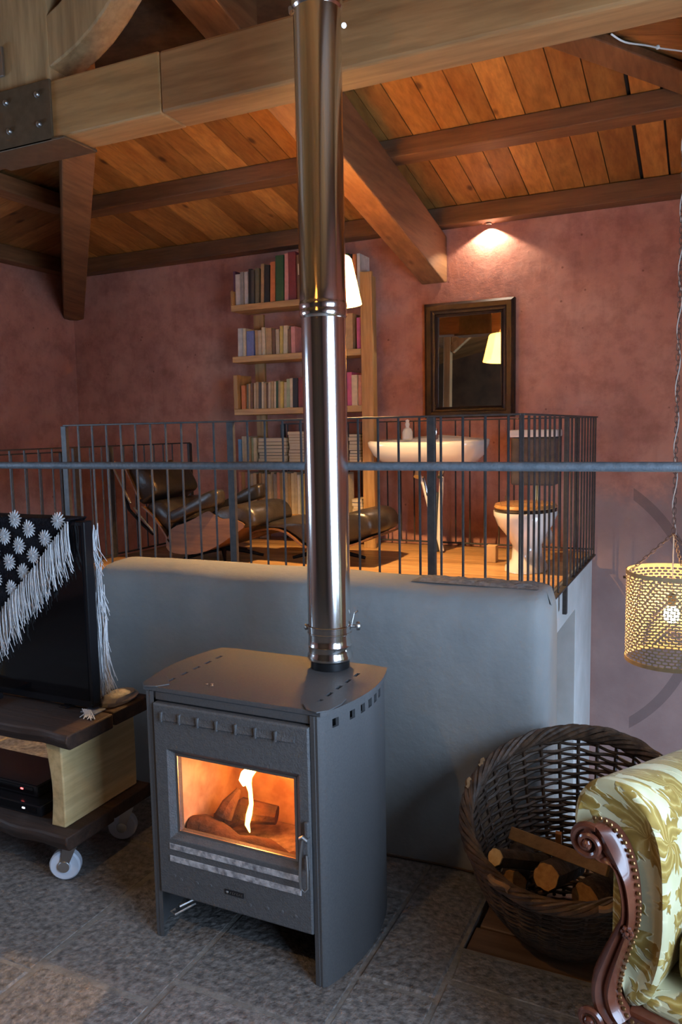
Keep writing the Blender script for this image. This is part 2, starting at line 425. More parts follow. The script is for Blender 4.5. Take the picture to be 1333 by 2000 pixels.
def inst(src, name, parent, loc, rot=None):
    """another piece sharing the mesh of src, placed at world loc under parent"""
    o = src.copy(); o.name = name; COL.objects.link(o); o.parent = parent
    o.location = Vector(loc) - (BASE[parent.name] if parent else Vector((0, 0, 0)))
    if rot: o.rotation_euler = rot
    BASE[o.name] = Vector(loc); return o

def copy_tree(o, loc, label):
    c = o.copy(); COL.objects.link(c); c.location = loc; c['label'] = label; BASE[c.name] = Vector(loc)
    for ch in [x for x in bpy.data.objects if x.parent == o]:
        d = ch.copy(); COL.objects.link(d); d.parent = c
        for g in [x for x in bpy.data.objects if x.parent == ch]:
            e = g.copy(); COL.objects.link(e); e.parent = d
    return c

def boolean_cut(o, cutters):
    """cut boxes out of o for good"""
    me = bpy.data.meshes.new('cut'); mb = MB()
    for c in cutters: mb.box(*c)
    me.from_pydata(mb.v, [], mb.f)
    import bmesh as _bm
    bm = _bm.new(); bm.from_mesh(me); _bm.ops.recalc_face_normals(bm, faces=bm.faces); bm.to_mesh(me); bm.free()
    c = bpy.data.objects.new('cut', me); COL.objects.link(c); c.parent = o.parent
    m = o.modifiers.new('b', 'BOOLEAN'); m.object = c; m.operation = 'DIFFERENCE'; m.solver = 'EXACT'
    bpy.context.view_layer.update()
    dg = bpy.context.evaluated_depsgraph_get()
    new = bpy.data.meshes.new_from_object(o.evaluated_get(dg))
    o.modifiers.clear(); o.data = new
    bpy.data.objects.remove(c); bpy.data.meshes.remove(me)

# ------------------------------------------------------------------ room shell
XL, XR, YB, YF = -5.73, 1.0, 6.0, -3.2           # inner faces of the four walls
FLOOR_END = 2.90                                  # the stone floor ends at the parapet; the loft rises beyond
Z0, SL = 3.2086, .215                             # roof boards: height at the wall plate, slope
LOW = -1.9

def wall_with_hole(name, x0, x1, y0, y1, z0, z1, holes, mat, axis):
    """box wall with rectangular openings (a0,a1,z0,z1) along axis"""
    mb = MB()
    A0, A1 = (y0, y1) if axis == 'Y' else (x0, x1)
    cuts = sorted(set([A0, A1] + [h[0] for h in holes] + [h[1] for h in holes]))
    for a, b in zip(cuts, cuts[1:]):
        zs = [(z0, z1)]
        for h in holes:
            if h[0] <= a and b <= h[1]:
                zs = [p for q in zs for p in (((q[0], h[2]), (h[3], q[1])) if q[0] < h[2] or h[3] < q[1] else (q,)) if p[1] > p[0]]
        for p in zs:
            if axis == 'Y': mb.box(x0, x1, a, b, *p)
            else: mb.box(a, b, y0, y1, *p)
    return mb.build(name, mat, kind='structure')

MB().box(XL - .2, XR + .2, YB, YB + .2, LOW, 3.5).build('wall_back', PINK, kind='structure')
wall_with_hole('wall_left', XL - .2, XL, YF, YB, LOW, 3.5, [(.5, 1.9, .8, 2.2)], PINK, 'Y')
wall_with_hole('wall_right', XR, XR + .2, YF, YB, LOW, 3.5, [(.17, 1.87, .5, 2.3), (3.5, 5.1, -1.2, .1)], PINK, 'Y')
wall_with_hole('wall_front', XL - .2, XR + .2, YF - .2, YF, LOW, 4.3, [], plain('dark_boarded_wall', (.07, .04, .02), .7, col2=(.14, .08, .04), scale=3), 'X')

def window(name, axis, pos, a0, a1, z0, z1, mull=1):
    t = .05; d = .06
    mb = MB()
    def bar(p0, p1, q0, q1):
        if axis == 'Y': mb.box(pos - d / 2, pos + d / 2, p0, p1, q0, q1)
        else: mb.box(p0, p1, pos - d / 2, pos + d / 2, q0, q1)
    bar(a0, a1, z0, z0 + t); bar(a0, a1, z1 - t, z1); bar(a0, a0 + t, z0 + t, z1 - t); bar(a1 - t, a1, z0 + t, z1 - t)
    for i in range(mull):
        c = a0 + (a1 - a0) * (i + 1) / (mull + 1); bar(c - .025, c + .025, z0 + t, z1 - t)
    mb.build(name, BEAMZ, kind='structure', smooth=0)
window('window_3', 'Y', XR + .06, .17, 1.87, .5, 2.3)
window('window_1', 'Y', XL - .06, .5, 1.9, .8, 2.2)
window('window_2', 'Y', XR + .06, 3.5, 5.1, -1.2, .1)

# lower storey seen past the end of the parapet
MB().box(XL, XR, FLOOR_END - .02, YB, LOW - .1, LOW).build('floor_lower', MORTAR, kind='structure')
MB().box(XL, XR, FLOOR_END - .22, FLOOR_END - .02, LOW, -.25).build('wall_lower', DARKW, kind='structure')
MB().box(-4.0, -.86, 5.6, 5.7, LOW, .60).build('wall_partition', TEAL, kind='structure')

# white masonry beam and pier carrying the end of the loft
mb = MB(); mb.box(-.96, -.80, 3.50, 5.26, .39, .62).box(-.96, -.80, 5.26, 6.0, LOW, .62)
mb.build('wall_loft', WHITEP, kind='structure', smooth=0, bevel=.006)

# ---- stone floor
floor = MB().box(XL, XR, YF, 2.205, -.25, -.004).box(XL, -.66, 2.205, FLOOR_END, -.25, -.004).box(-.66, XR, 2.205, FLOOR_END, -.25, -.046).build('floor', MORTAR, kind='structure')
def slab(x0, x1, y0, y1, n=0):
    g = .004 + random.random() * .004; j = lambda: random.uniform(-.006, .006)
    z = random.uniform(-.003, .003)
    c = [(x0 + g + j(), y0 + g + j()), (x1 - g + j(), y0 + g + j()), (x1 - g + j(), y1 - g + j()), (x0 + g + j(), y1 - g + j())]
    b = .007
    cx, cy = (x0 + x1) / 2, (y0 + y1) / 2
    def sh(p, d): return (p[0] + (d if p[0] < cx else -d), p[1] + (d if p[1] < cy else -d))
    mb = MB(); mb.rings([[(p[0], p[1], -.05) for p in c], [(p[0], p[1], z - .006) for p in c], [(*sh(p, b), z) for p in c]], cap0=False)
    return mb.build('stone_slab', STONE, floor, smooth=0)
XC = [XL, -4.95, -4.1, -3.35, -2.62, -1.81, -1.385, -.905, -.665, -.22, .38, XR]
YC = {0: [YF, -2.1, -.9, .3, 1.2, 2.0, FLOOR_END]}
for i, (a, b) in enumerate(zip(XC, XC[1:])):
    ys = [YF]
    y = YF + random.uniform(.5, 1.0)
    cuts = {5: [-.4, .62, 1.62, 2.13, FLOOR_END], 6: [.1, 1.0, 1.72, 2.4, FLOOR_END], 7: [-.2, .8, 1.42, 1.95, FLOOR_END],
            8: [.3, 1.1, 2.04, 2.203], 9: [-.1, .9, 2.07, 2.203], 4: [-.3, .9, 1.58, 2.3, FLOOR_END]}.get(i)
    if cuts: ys += [-1.6] + cuts
    else:
        while y < FLOOR_END - .4: ys.append(y); y += random.uniform(.6, 1.05)
        ys.append(FLOOR_END)
    if i == 10: ys = [YF, -1.8, -.5, .5, 1.3, 2.2]
    for c, d in zip(ys, ys[1:]): slab(a, b, c, d)
# wooden planks let into the stone beneath the basket
for x0, x1, y0, y1 in ((-.655, .98, 2.215, 2.335), (-.645, .98, 2.345, 2.50), (-.60, .98, 2.51, 2.66), (-.46, .98, 2.67, 2.89)):
    MB().box(x0, x1, y0, y1, -.045, -.012).build('floor_plank', HATCHW, floor, bevel=.004)
# broken stone bits at the corner of the recess
for x, y, s in ((-.64, 2.545, .05), (-.61, 2.60, .035), (-.645, 2.62, .03)):
    MB().obox((x, y, -.012), (s * .55, .01, .004), (-.012, s * .5, 0), (0, .003, .014)).build('stone_chip', STONE, floor, smooth=0, bevel=.004)

# ---- parapet, hand-plastered with soft edges
def parapet():
    x0, x1, y0, y1, z1 = -2.49, -.497, 2.62, 2.895, 1.03
    prof = [(y0 - .008, -.04), (y0, .12), (y0, .3), (y0 + .002, .5), (y0 + .004, .7), (y0 + .006, .86), (y0 + .014, .95), (y0 + .035, .995), (y0 + .075, z1 - .012),
            (y0 + .14, z1 - .002), (y0 + .21, z1), (y1 - .025, z1 - .004), (y1 - .006, z1 - .03), (y1, z1 - .1), (y1, .5), (y1, -.04)]
    rg = []; n = 90
    for i in range(n + 1):
        t = i / n; x = x0 + (x1 - x0) * t
        e = max(0, .05 - min(x - x0, x1 - x)) / .05
        r = []
        for (y, z) in prof:
            q = mnoise.noise(Vector((x * 2.3, y * 3, z * 2.3))) * .010 + mnoise.noise(Vector((x * 9, y * 9, z * 9))) * .003
            ins = (1 - sqrt(max(0, 1 - e * e))) * .045
            yy = y + (ins if y < (y0 + y1) / 2 else -ins) - q * .8
            r.append((x + mnoise.noise(Vector((z * 4, y * 5, x))) * .012 * e, yy, z - (ins if z > .9 else 0) + (q if z > .9 else 0)))
        rg.append(r)
    return MB().rings(rg).build('wall_parapet', PARA, kind='structure', smooth=1.2)
par = parapet()
# rough cement patch on the right end of the parapet top
rg = []
for i in range(41):
    x = -1.02 + .475 * i / 40; r = []
    for k in range(13):
        y = 2.735 + .135 * k / 12 - .03 * (1 - i / 40) * (1 - k / 12) * 0
        e = min(i, 40 - i, k * 1.5, (12 - k) * 1.5) / 4
        r.append((x, y, 1.026 + min(1, e) * .008 + mnoise.noise(Vector((x * 30, y * 30, 2))) * .007 * min(1, e) + mnoise.noise(Vector((x * 80, y * 80, 5))) * .004 * min(1, e)))
    rg.append(r)
MB().rings(rg, closed=False, cap0=False, cap1=False).build('cement_patch', plain('rough_cement', (.13, .125, .125), .9, col2=(.24, .235, .23), scale=40, bump=.6, bscale=70), par, smooth=.8)

# ------------------------------------------------------------------ roof
AP = (XR - XL) / 2; XA = (XL + XR) / 2; YA = YB - AP          # hip apex
def zr(dist): return Z0 + SL * dist
deck = MB(); o_ = .024
def pl(*pts):
    a = [Vector(p) for p in pts]
    deck.rings([a, [p + Vector((0, 0, .12)) for p in a]])
za = zr(AP) + o_; zw = Z0 + o_ - SL * .3
pl((XL - .3, YB + .3, zw), (XR + .3, YB + .3, zw), (XA, YA, za))
pl((XL - .3, YB + .3, zw), (XA, YA, za), (XA, YF - .3, za), (XL - .3, YF - .3, zw))
pl((XR + .3, YB + .3, zw), (XA, YA, za), (XA, YF - .3, za), (XR + .3, YF - .3, zw))
ceil = deck.build('ceiling', DECK, kind='structure', smooth=0)

def roof_board(pts, mat):
    a = [Vector(p) for p in pts]
    MB().rings([a, [p + Vector((0, 0, .02)) for p in a]]).build('roof_board', mat, ceil, smooth=0)
joints = [-1.786, -1.6, -1.419, -1.253, -1.076, -.869, -.702, -.495, -.323, -.15]
xs = [joints[0]]
while xs[0] > XL + .12: xs.insert(0, xs[0] - random.uniform(.165, .20))
xs[0] = XL
xs += joints[1:]
while xs[-1] < XR - .15: xs.append(xs[-1] + random.uniform(.165, .2))
xs[-1] = XR
wide = {round(-.495, 3): .011, round(-.323, 3): .007}
for a, b in zip(xs, xs[1:]):
    ga, gb = wide.get(round(a, 3), .0032), wide.get(round(b, 3), .0032)
    a2, b2 = a + ga, b - gb
    ya, yb = YB - min(a2 - XL, XR - a2), YB - min(b2 - XL, XR - b2)
    if a < XA < b: ya = yb = YA + .05
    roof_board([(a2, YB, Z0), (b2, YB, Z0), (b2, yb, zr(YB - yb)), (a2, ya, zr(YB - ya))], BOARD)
y = YB
while y > YF:
    y1 = y - random.uniform(.165, .2); p, q = y - .0025, y1 + .0025
    for side in (-1, 1):
        w = XL if side < 0 else XR
        ea, eb = min(AP, YB - p), min(AP, YB - q)
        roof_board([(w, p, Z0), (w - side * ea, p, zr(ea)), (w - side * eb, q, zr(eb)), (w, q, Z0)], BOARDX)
    y = y1

def timber(name, a, b, w, h, mat, label, upv=(0, 0, 1)):
    return MB().beam(a, b, w, h, upv).build(name, mat, label=label, cat='beam', smooth=0, bevel=.008)

# purlins on the back slope
MB().box(XL + .02, XR - .02, 5.85, 5.995, 3.105, Z0 + .028).build('wall_plate', BEAMX, label='brown wall plate along the top of the pink back wall', cat='beam', smooth=0, bevel=.006)
def purlin(yf, x0, x1, zb, label):
    yb = yf + .17
    mb = MB(); mb.rings([[(x0, yf, zb), (x0, yb, zb), (x0, yb, zr(YB - yb) - .002), (x0, yf, zr(YB - yf) - .002)],
                         [(x1, yf, zb), (x1, yb, zb), (x1, yb, zr(YB - yb) - .002), (x1, yf, zr(YB - yf) - .002)]])
    mb.build('purlin', BEAMX, label=label, cat='beam', smooth=0, bevel=.006)
purlin(4.91, -4.62, -.12, 3.325, 'brown purlin crossing the roof boards midway between tie beam and back wall')
purlin(3.85, -3.55, -1.2, 3.555, 'upper purlin mostly hidden behind the big pale tie beam')
MB().box(XL + .005, XL + .15, YF + .02, 5.84, 3.105, Z0 + .028).build('wall_plate', BEAMY, label='dark wall plate on top of the left pink wall', cat='beam', smooth=0, bevel=.006)
MB().box(XR - .15, XR - .005, YF + .02, 5.84, 3.105, Z0 + .028).build('wall_plate', BEAMY, label='dark wall plate on top of the right wall', cat='beam', smooth=0, bevel=.006)
for sgn, lab in ((-1, 'dark purlin on the left roof slope beside the hip rafter'), (1, 'dark purlin on the right roof slope above the lantern chain')):
    w = XL if sgn < 0 else XR; x = w - sgn * 1.09; zt = zr(1.0)
    MB().box(x - .08, x + .08, -1.5, 4.8, zt - .115, zt + .0).build('purlin', BEAMY, label=lab, cat='beam', smooth=0, bevel=.006)

# common rafter running up from the back wall, plumb-cut foot
def rafter(x0, x1, zfoot, h, ytop, label):
    zt = zfoot + SL * (YB - ytop)
    mb = MB(); prof = [(5.995, zfoot + .01), (5.93, zfoot), (ytop, zt), (ytop, zt + h), (5.995, zfoot + h)]
    mb.rings([[(x0, y, z) for y, z in prof], [(x1, y, z) for y, z in prof]])
    return mb.build('rafter', BEAMY, label=label, cat='beam', smooth=0, bevel=.008)
rafter(-2.093, -1.908, 2.701, .352, 2.8, 'heavy rafter running from above the mirror up behind the flue pipe')
def hip(sgn, label, d0=0.0):
    w = XL if sgn < 0 else XR
    a = Vector((w - sgn * .02, YB - .02, 0)); b = Vector((XA + sgn * .05, YA + .05, 0))
    d = (b - a).normalized(); s = Vector((-d.y, d.x, 0)) * .093
    za_, zb_ = 2.70 + d0, 2.70 + d0 + SL * (YB - b.y)
    h0, h1 = zr(0) - .002 - za_ - SL * .08, zr(YB - b.y) - .002 - zb_ - SL * .08
    mb = MB()
    mb.rings([[a - s + Vector((0, 0, za_)), a + s + Vector((0, 0, za_)), a + s + Vector((0, 0, za_ + h0)), a - s + Vector((0, 0, za_ + h0))],
              [b - s + Vector((0, 0, zb_)), b + s + Vector((0, 0, zb_)), b + s + Vector((0, 0, zb_ + h1)), b - s + Vector((0, 0, zb_ + h1))]])
    mb.build('hip_rafter', BEAMY, label=label, cat='beam', smooth=0, bevel=.008)
hip(-1, 'dark hip rafter coming down into the left corner of the pink walls')
hip(1, 'dark hip rafter at the upper right behind the white lantern cord', .44)

# truss: spliced tie beam with steel shoe, king post and brace
TB0, TB1, TZ0, TZ1 = 2.60, 2.77, 2.832, 3.062
MB().box(-2.90, -1.982, TB0 - .002, TB1, TZ0 - .001, TZ1).build('tie_beam', PALEB2, label='short paler end block of the tie beam next to the steel shoe', cat='beam', smooth=0, bevel=.008)
MB().box(-1.980, XR + .1, TB0, TB1, TZ0, TZ1).build('tie_beam', PALEB, label='big pale tie beam crossing the picture behind the top of the flue', cat='beam', smooth=0, bevel=.012)
a_, b_ = Vector((-2.80, 2.685, 2.947)), Vector((-5.85, 3.02, 2.947))
MB().beam(a_ + (b_ - a_).normalized() * .12, b_, .168, .225).build('tie_beam', BEAMX, label='darker left half of the tie beam beyond the bolted steel shoe', cat='beam', smooth=0, bevel=.012)
MB().box(-2.86, -2.555, 2.61, 2.76, TZ1, 3.95).build('king_post', BEAMZ, label='pale king post rising above the steel shoe at the upper left', cat='beam', smooth=0, bevel=.01)
# curved brace right of the king post
pts = []
for i in range(9):
    t = i / 8; pts.append((-2.56 + .62 * t, 3.12 + .52 * t + .10 * sin(pi * t) * -1))
mb = MB(); rg = []
for i, (x, z) in enumerate(pts):
    q = pts[min(i + 1, 8)]; p = pts[max(i - 1, 0)]; d = Vector((q[0] - p[0], 0, q[1] - p[1])).normalized(); n_ = Vector((-d.z, 0, d.x)) * .10
    c = Vector((x, 2.685, z)) + n_ * 1.0
    rg.append([c - n_ + Vector((0, -.07, 0)), c - n_ + Vector((0, .07, 0)), c + n_ + Vector((0, .07, 0)), c + n_ + Vector((0, -.07, 0))])
mb.rings(rg).build('brace', BEAMZ, label='pale curved brace springing from the king post at the top left', cat='beam', smooth=.5, bevel=.008)
MB().beam((-2.6, 2.95, 3.33), (-1.55, 3.42, 3.36), .06, .42).build('blocking_plank', BEAMX, label='dark reddish plank behind the tie beam beside the curved brace', cat='beam', smooth=0, bevel=.006)
MB().beam((-2.56, 2.80, 3.10), (-2.0, 2.84, 3.07), .05, .07).build('packing_piece', PALEB, label='small pale packing timber lying behind the tie beam end', cat='beam', smooth=0, bevel=.004)
shoe = thing('steel_shoe', 'dark steel shoe with four bolts wrapping the tie beam splice', 'bracket', (-2.72, 2.685, TZ0 - .012))
SHOEM = plain('brown_painted_steel', (.105, .066, .034), .5, .3, (.14, .09, .05), 20)
mb = MB(); mb.box(-2.99, -2.535, TB0 - .014, TB0 - .001, TZ0 - .013, TZ1 + .003)
mb.box(-2.99, -2.47, TB0 - .014, TB1 + .014, TZ0 - .014, TZ0 - .002).box(-2.99, -2.535, TB1 + .001, TB1 + .014, TZ0 - .013, TZ1 + .003)
mb.build('plate', SHOEM, shoe, smooth=0, bevel=.003)
for x, z in ((-2.783, 3.012), (-2.602, 3.012), (-2.772, 2.893), (-2.600, 2.893), (-2.94, 3.012), (-2.94, 2.893)):
    MB().lathe([(.013, 0), (.013, .006), (.009, .012), (.002, .014)], 10, (x, TB0 - .014, z), (0, -1, 0)).build('bolt', STEELD, shoe)
MB().box(-2.83, -2.80, 2.592, 2.606, 3.13, 3.25).build('wall_strap', STEELD, label='small grey steel strap on the king post at the left edge', cat='bracket', smooth=0, bevel=.002)
MB().tube([(-1.22, TB0 + .01, 2.975), (-1.165, TB0 - .06, 2.945)], .009, 10).build('beam_bolt', ALU, label='bright steel peg sticking out of the tie beam beside the flue', cat='bolt')

# steel tie rod across the room
MB().tube([(XL, 2.75, 1.452), (XR, 2.75, 1.458)], .0165, 16).build('tie_rod', RODM, label='long blue-grey steel tie rod spanning the picture behind the flue', cat='rod')

# ------------------------------------------------------------------ loft
LZ = .68
loft = MB().box(-4.03, -.80, 3.48, 5.86, .62, .655).build('floor_loft', BEAMX, kind='structure', smooth=0)
y = 3.48
while y < 5.85:
    y1 = min(5.86, y + random.uniform(.15, .2))
    MB().box(-4.03, -.80, y + .002, y1 - .002, .655, LZ).build('floor_board', LOFTW, loft, smooth=0, bevel=.003); y = y1

def railing(name, label, p0, p1, ztop, zbot, bars, posts, base, lowrail=None, postz=None):
    r = thing(name, label, 'railing', base)
    p0, p1 = Vector(p0), Vector(p1); d = (p1 - p0).normalized()
    MB().beam(p0 + Vector((0, 0, ztop)), p1 + Vector((0, 0, ztop)), .028, .009).build('top_rail', IRON, r, smooth=0, bevel=.002)
    if lowrail is not None: MB().beam(p0 + Vector((0, 0, lowrail)), p1 + Vector((0, 0, lowrail)), .028, .010).build('bottom_rail', IRON, r, smooth=0, bevel=.002)
    src = None
    for s in bars:
        p = p0 + d * s
        if src is None:
            src = MB().tube([(p.x, p.y, zbot), (p.x, p.y, ztop - .004)], .0062, 6).build('bar', IRON, r)
            org = p.copy()
        else:
            o = src.copy(); COL.objects.link(o); o.parent = r; o.location = (p.x - org.x, p.y - org.y, 0)
    for s in posts:
        p = p0 + d * s; sd = Vector((-d.y, d.x, 0))
        MB().obox((p.x, p.y, ((postz or zbot) + ztop - .004) / 2), d * .019, sd * .012, (0, 0, (ztop - .004 - (postz or zbot)) / 2)).build('post', IRON, r, smooth=0, bevel=.002)
    return r
RT = 1.648
posts = [0, 1.141, 2.232]
bars = [s for s in [i * .1035 for i in range(1, 26)] if min(abs(s - p) for p in posts) > .035]
railing('loft_railing', 'long front railing of the loft with thin vertical bars behind the parapet', (-3.409, 3.45, 0), (-.765, 3.45, 0), RT, .58, bars + [2.64], posts, (-2.09, 3.45, .58), lowrail=.64)
sb = [3.479, 3.606, 3.73, 3.849, 3.989, 4.11, 4.238, 4.39, 4.8, 4.93, 5.06, 5.19, 5.31, 5.44, 5.57, 5.69, 5.81]
railing('loft_railing', 'short side railing at the right end of the loft beside the toilet', (-.765, 3.45, 0), (-.765, 5.82, 0), RT, .655, [s - 3.45 for s in sb], [4.62 - 3.45], (-.765, 4.6, .50), lowrail=.665, postz=.50)
rb = [-2.243 + .1125 * i for i in range(-9, 14)]
railing('loft_railing', 'rear railing of the loft close to the pink wall behind sink and bookshelf', (-3.30, 5.82, 0), (-.765, 5.82, 0), RT, .70, [x + 3.30 for x in rb if -3.28 < x < -.78], [0.0], (-2.0, 5.82, .68), lowrail=.705, postz=.68)
railing('stair_railing', 'lower railing on the left side of the loft with a post beside the lounge chair', (-4.02, 2.95, 0), (-4.02, 5.478, 0), 1.505, .70, [.05 + .118 * i for i in range(21)], [1.20, 1.55, 2.528], (-4.02, 4.2, .66), lowrail=.70, postz=.66)
railing('stair_railing', 'short stair railing just behind the lower left railing', (-4.42, 2.95, 0), (-4.42, 4.43, 0), 1.465, .55, [.1 + .13 * i for i in range(10)], [1.48], (-4.42, 3.7, LOW), lowrail=.56, postz=LOW)

# ------------------------------------------------------------------ wood stove
SX, SY = -1.2725, 1.875
stove = thing('wood_stove', 'anthracite steel wood stove with burning fire behind its window', 'stove', (SX, SY + .22, 0))
def side_curve(sgn, off=0.0):
    pts = [(.282, -.004), (.296, -.006), (.306, .002), (.3125, .016)]
    for i in range(1, 17):
        t = i / 16; y = .016 + (.445 - .016) * t
        pts.append((.3125 + .040 * sin(pi * t) ** .85, y))
    return [(SX + sgn * (x - off), SY + y) for x, y in pts]
for sgn in (-1, 1):
    a = side_curve(sgn); b = side_curve(sgn, .010)
    loop = a + b[::-1]
    sp = MB().rings([[(x, y, 0.0) for x, y in loop], [(x, y, .806) for x, y in loop]]).build('side_panel', STOVE, stove, smooth=.5)
    cut = []
    for y in (1.928, 2.004, 2.062, 2.112, 2.158, 2.205):
        xc = SX + sgn * .33
        cut.append((xc - .06 - stove.location.x, xc + .06 - stove.location.x, y - .014 - stove.location.y, y + .012 - stove.location.y, .762, .788))
    boolean_cut(sp, cut)
# top plate following the sides
top = [(x + .010, y) for x, y in side_curve(1)] ; topl = [(x - .010, y) for x, y in side_curve(-1)]
outline = topl[::-1] + [(SX - .262, SY - .002), (SX + .262, SY - .002)] + top
outline = [(SX - .27, SY + .455)] + outline + [(SX + .27, SY + .455)]
tp = MB().rings([[(x, y, .807) for x, y in outline], [(x, y, .820) for x, y in outline]]).build('top_plate', STOVE, stove, smooth=.5)
cut = []
for sgn in (-1, 1):
    for i in range(5):
        y = SY + .075 + i * .066; x = SX + sgn * .262
        cut.append((x - .006 - stove.location.x, x + .006 - stove.location.x, y - .017 - stove.location.y, y + .017 - stove.location.y, .79, .83))
boolean_cut(tp, cut)
# lens-shaped lids at both front corners of the top
for sgn in (-1, 1):
    cs = [(SX + sgn * .235, SY + .028), (SX + sgn * .262, SY - .004), (SX + sgn * .30, SY - .016), (SX + sgn * .325, SY + .010), (SX + sgn * .335, SY + .07), (SX + sgn * .33, SY + .115), (SX + sgn * .285, SY + .085)]
    MB().rings([[(x, y, .8202) for x, y in cs], [(x, y, .8245) for x, y in cs]]).build('corner_lid', STOVE, stove, smooth=.4, bevel=.001)
MB().box(SX - .272, SX + .270, SY + .002, SY + .03, .778, .806).build('front_band', STOVE, stove, smooth=0, bevel=.003)
# body: open-fronted firebox
bo = MB(); bo.box(SX - .272, SX - .235, SY + .03, SY + .43, .155, .805).box(SX + .235, SX + .272, SY + .03, SY + .43, .155, .805)
bo.box(SX - .235, SX + .235, SY + .40, SY + .43, .155, .805).box(SX - .235, SX + .235, SY + .03, SY + .40, .155, .24).box(SX - .235, SX + .235, SY + .03, SY + .40, .70, .805)
bo.build('firebox_body', BLACK, stove, smooth=0)
MB().box(SX - .26, SX + .26, SY + .36, SY + .372, .0, .155).build('rear_skirt', STOVE, stove, smooth=0)
lin = MB(); lin.box(SX - .234, SX - .222, SY + .035, SY + .40, .24, .70).box(SX + .222, SX + .234, SY + .035, SY + .40, .24, .70)
lin.box(SX - .222, SX + .222, SY + .355, SY + .40, .24, .70).box(SX - .222, SX + .222, SY + .05, SY + .355, .66, .70)
lin.build('refractory_lining', FIREB, stove, smooth=0)
for i, (x0, x1, z0, z1, m) in enumerate(((-.20, -.07, .55, .63, FIREB), (-.20, -.07, .43, .51, FIREB), (-.05, .04, .55, .63, FIREB), (.055, .195, .535, .60, FIREB), (.06, .20, .405, .475, SOOT), (-.05, .04, .42, .50, FIREB))):
    MB().box(SX + x0, SX + x1, SY + .343, SY + .356, z0, z1).build('lining_brick', m, stove, smooth=0, bevel=.004)
# door with chamfered window opening
def rect(x0, x1, z0, z1, y): return [(SX + x0, SY + y, z0), (SX + x1, SY + y, z0), (SX + x1, SY + y, z1), (SX + x0, SY + y, z1)]
dr = MB()
dr.rings([rect(-.272, .270, .155, .772, .026), rect(-.272, .270, .155, .772, -.008), rect(-.268, .266, .159, .768, -.012),
          rect(-.225, .238, .343, .632, -.012), rect(-.206, .219, .360, .614, .006), rect(-.198, .211, .366, .608, .006), rect(-.198, .211, .366, .608, .026), rect(-.272, .270, .155, .772, .026)], cap0=False, cap1=False)
door = dr.build('door', STOVEC, stove, smooth=0, bevel=.002)
MB().rings([rect(-.205, .218, .361, .613, .012), rect(-.205, .218, .361, .613, .016)]).build('window_pane', GLASSM, door, smooth=0)
fr = MB()
fr.rings([rect(-.2065, .2195, .3595, .6145, .004), rect(-.2065, .2195, .3595, .6145, .0075), rect(-.1985, .2115, .3665, .6075, .0075), rect(-.1985, .2115, .3665, .6075, .004), rect(-.2065, .2195, .3595, .6145, .004)], cap0=False, cap1=False)
fr.build('pane_frame', STEELD, door, smooth=0)
for i in range(7):
    x = -.238 + i * .0672
    lv = MB(); lv.rings([[(SX + x, SY - .0118, .742), (SX + x, SY - .0135, .742), (SX + x, SY - .0185, .724), (SX + x, SY - .0118, .722)], [(SX + x + .061, SY - .0118, .742), (SX + x + .061, SY - .0125, .742), (SX + x + .061, SY - .0150, .724), (SX + x + .061, SY - .0118, .722)]])
    lv.box(SX + x - .001, SX + x + .004, SY - .0205, SY - .0118, .719, .749)
    lv.build('louvre', STOVEC, door, smooth=0)
MARBLE = plain('streaked_steel_strip', (.66, .65, .66), .35, .35, (.22, .22, .24), 46, .3, 90, lo=.42, hi=.66)
for z in (.318, .278):
    MB().box(SX - .228, SX + .236, SY - .0145, SY - .0115, z - .009, z + .010).build('trim_strip', MARBLE, door, smooth=0, bevel=.001)
for x, z in ((-.19, .215), (-.13, .218), (-.08, .222), (.06, .195), (.12, .20), (.17, .203), (.215, .20), (-.215, .222)):
    MB().lathe([(.006, 0), (.005, .0012), (.001, .0016)], 10, (SX + x, SY - .012, z), (0, -1, 0)).build('door_stud', STOVEC, door)
bp_ = MB(); bp_.tube([(SX - .021, SY - .0125, .219), (SX + .033, SY - .0125, .219)], .0085, 12)
badge = MB().box(SX - .027, SX + .040, SY - .0145, SY - .0118, .211, .227).build('name_plate', plain('black_badge', (.012, .012, .014), .35), door, smooth=0, bevel=.001)
MB().ball((SX - .018, SY - .0146, .219), .0042, 10, (1, .35, 1)).build('badge_dot', ALU, badge)
# worn raised lettering on the badge, too worn to read
for i, h in enumerate((.006, .0075, .007, .0075, .006, .007)):
    lx = SX - .008 + i * .0078
    lt = MB().box(lx, lx + .0016, SY - .0152, SY - .0144, .219 - h / 2, .219 + h / 2)
    lt.box(lx, lx + .0048, SY - .0152, SY - .0144, .219 + h / 2 - .0014, .219 + h / 2)
    if i % 2: lt.box(lx, lx + .0048, SY - .0152, SY - .0144, .219 - h / 2, .219 - h / 2 + .0014)
    lt.build('worn_letter', STEELD, badge, smooth=0)
# latch and wire handle
lt = MB(); lt.box(SX + .250, SX + .272, SY - .030, SY - .012, .395, .455).box(SX + .256, SX + .270, SY - .026, SY - .012, .455, .50).box(SX + .252, SX + .269, SY - .024, SY - .012, .355, .40)
lt.build('latch', STOVEC, door, smooth=0, bevel=.004)
hn = MB().tube([(SX + .246, SY - .030, .452), (SX + .258, SY - .036, .462), (SX + .270, SY - .034, .452)], .0055, 8)
hn.tube([(SX + .258, SY - .036, .455), (SX + .254, SY - .044, .41), (SX + .252, SY - .048, .35), (SX + .254, SY - .046, .312), (SX + .264, SY - .042, .306), (SX + .272, SY - .040, .316), (SX + .272, SY - .038, .36), (SX + .268, SY - .034, .41)], .004, 8)
hn.build('handle', STEELD, door)
lv = MB().tube([(SX - .215, SY - .012, .112), (SX - .228, SY - .020, .105), (SX - .212, SY - .022, .100), (SX - .17, SY + .03, .118)], .004, 8)
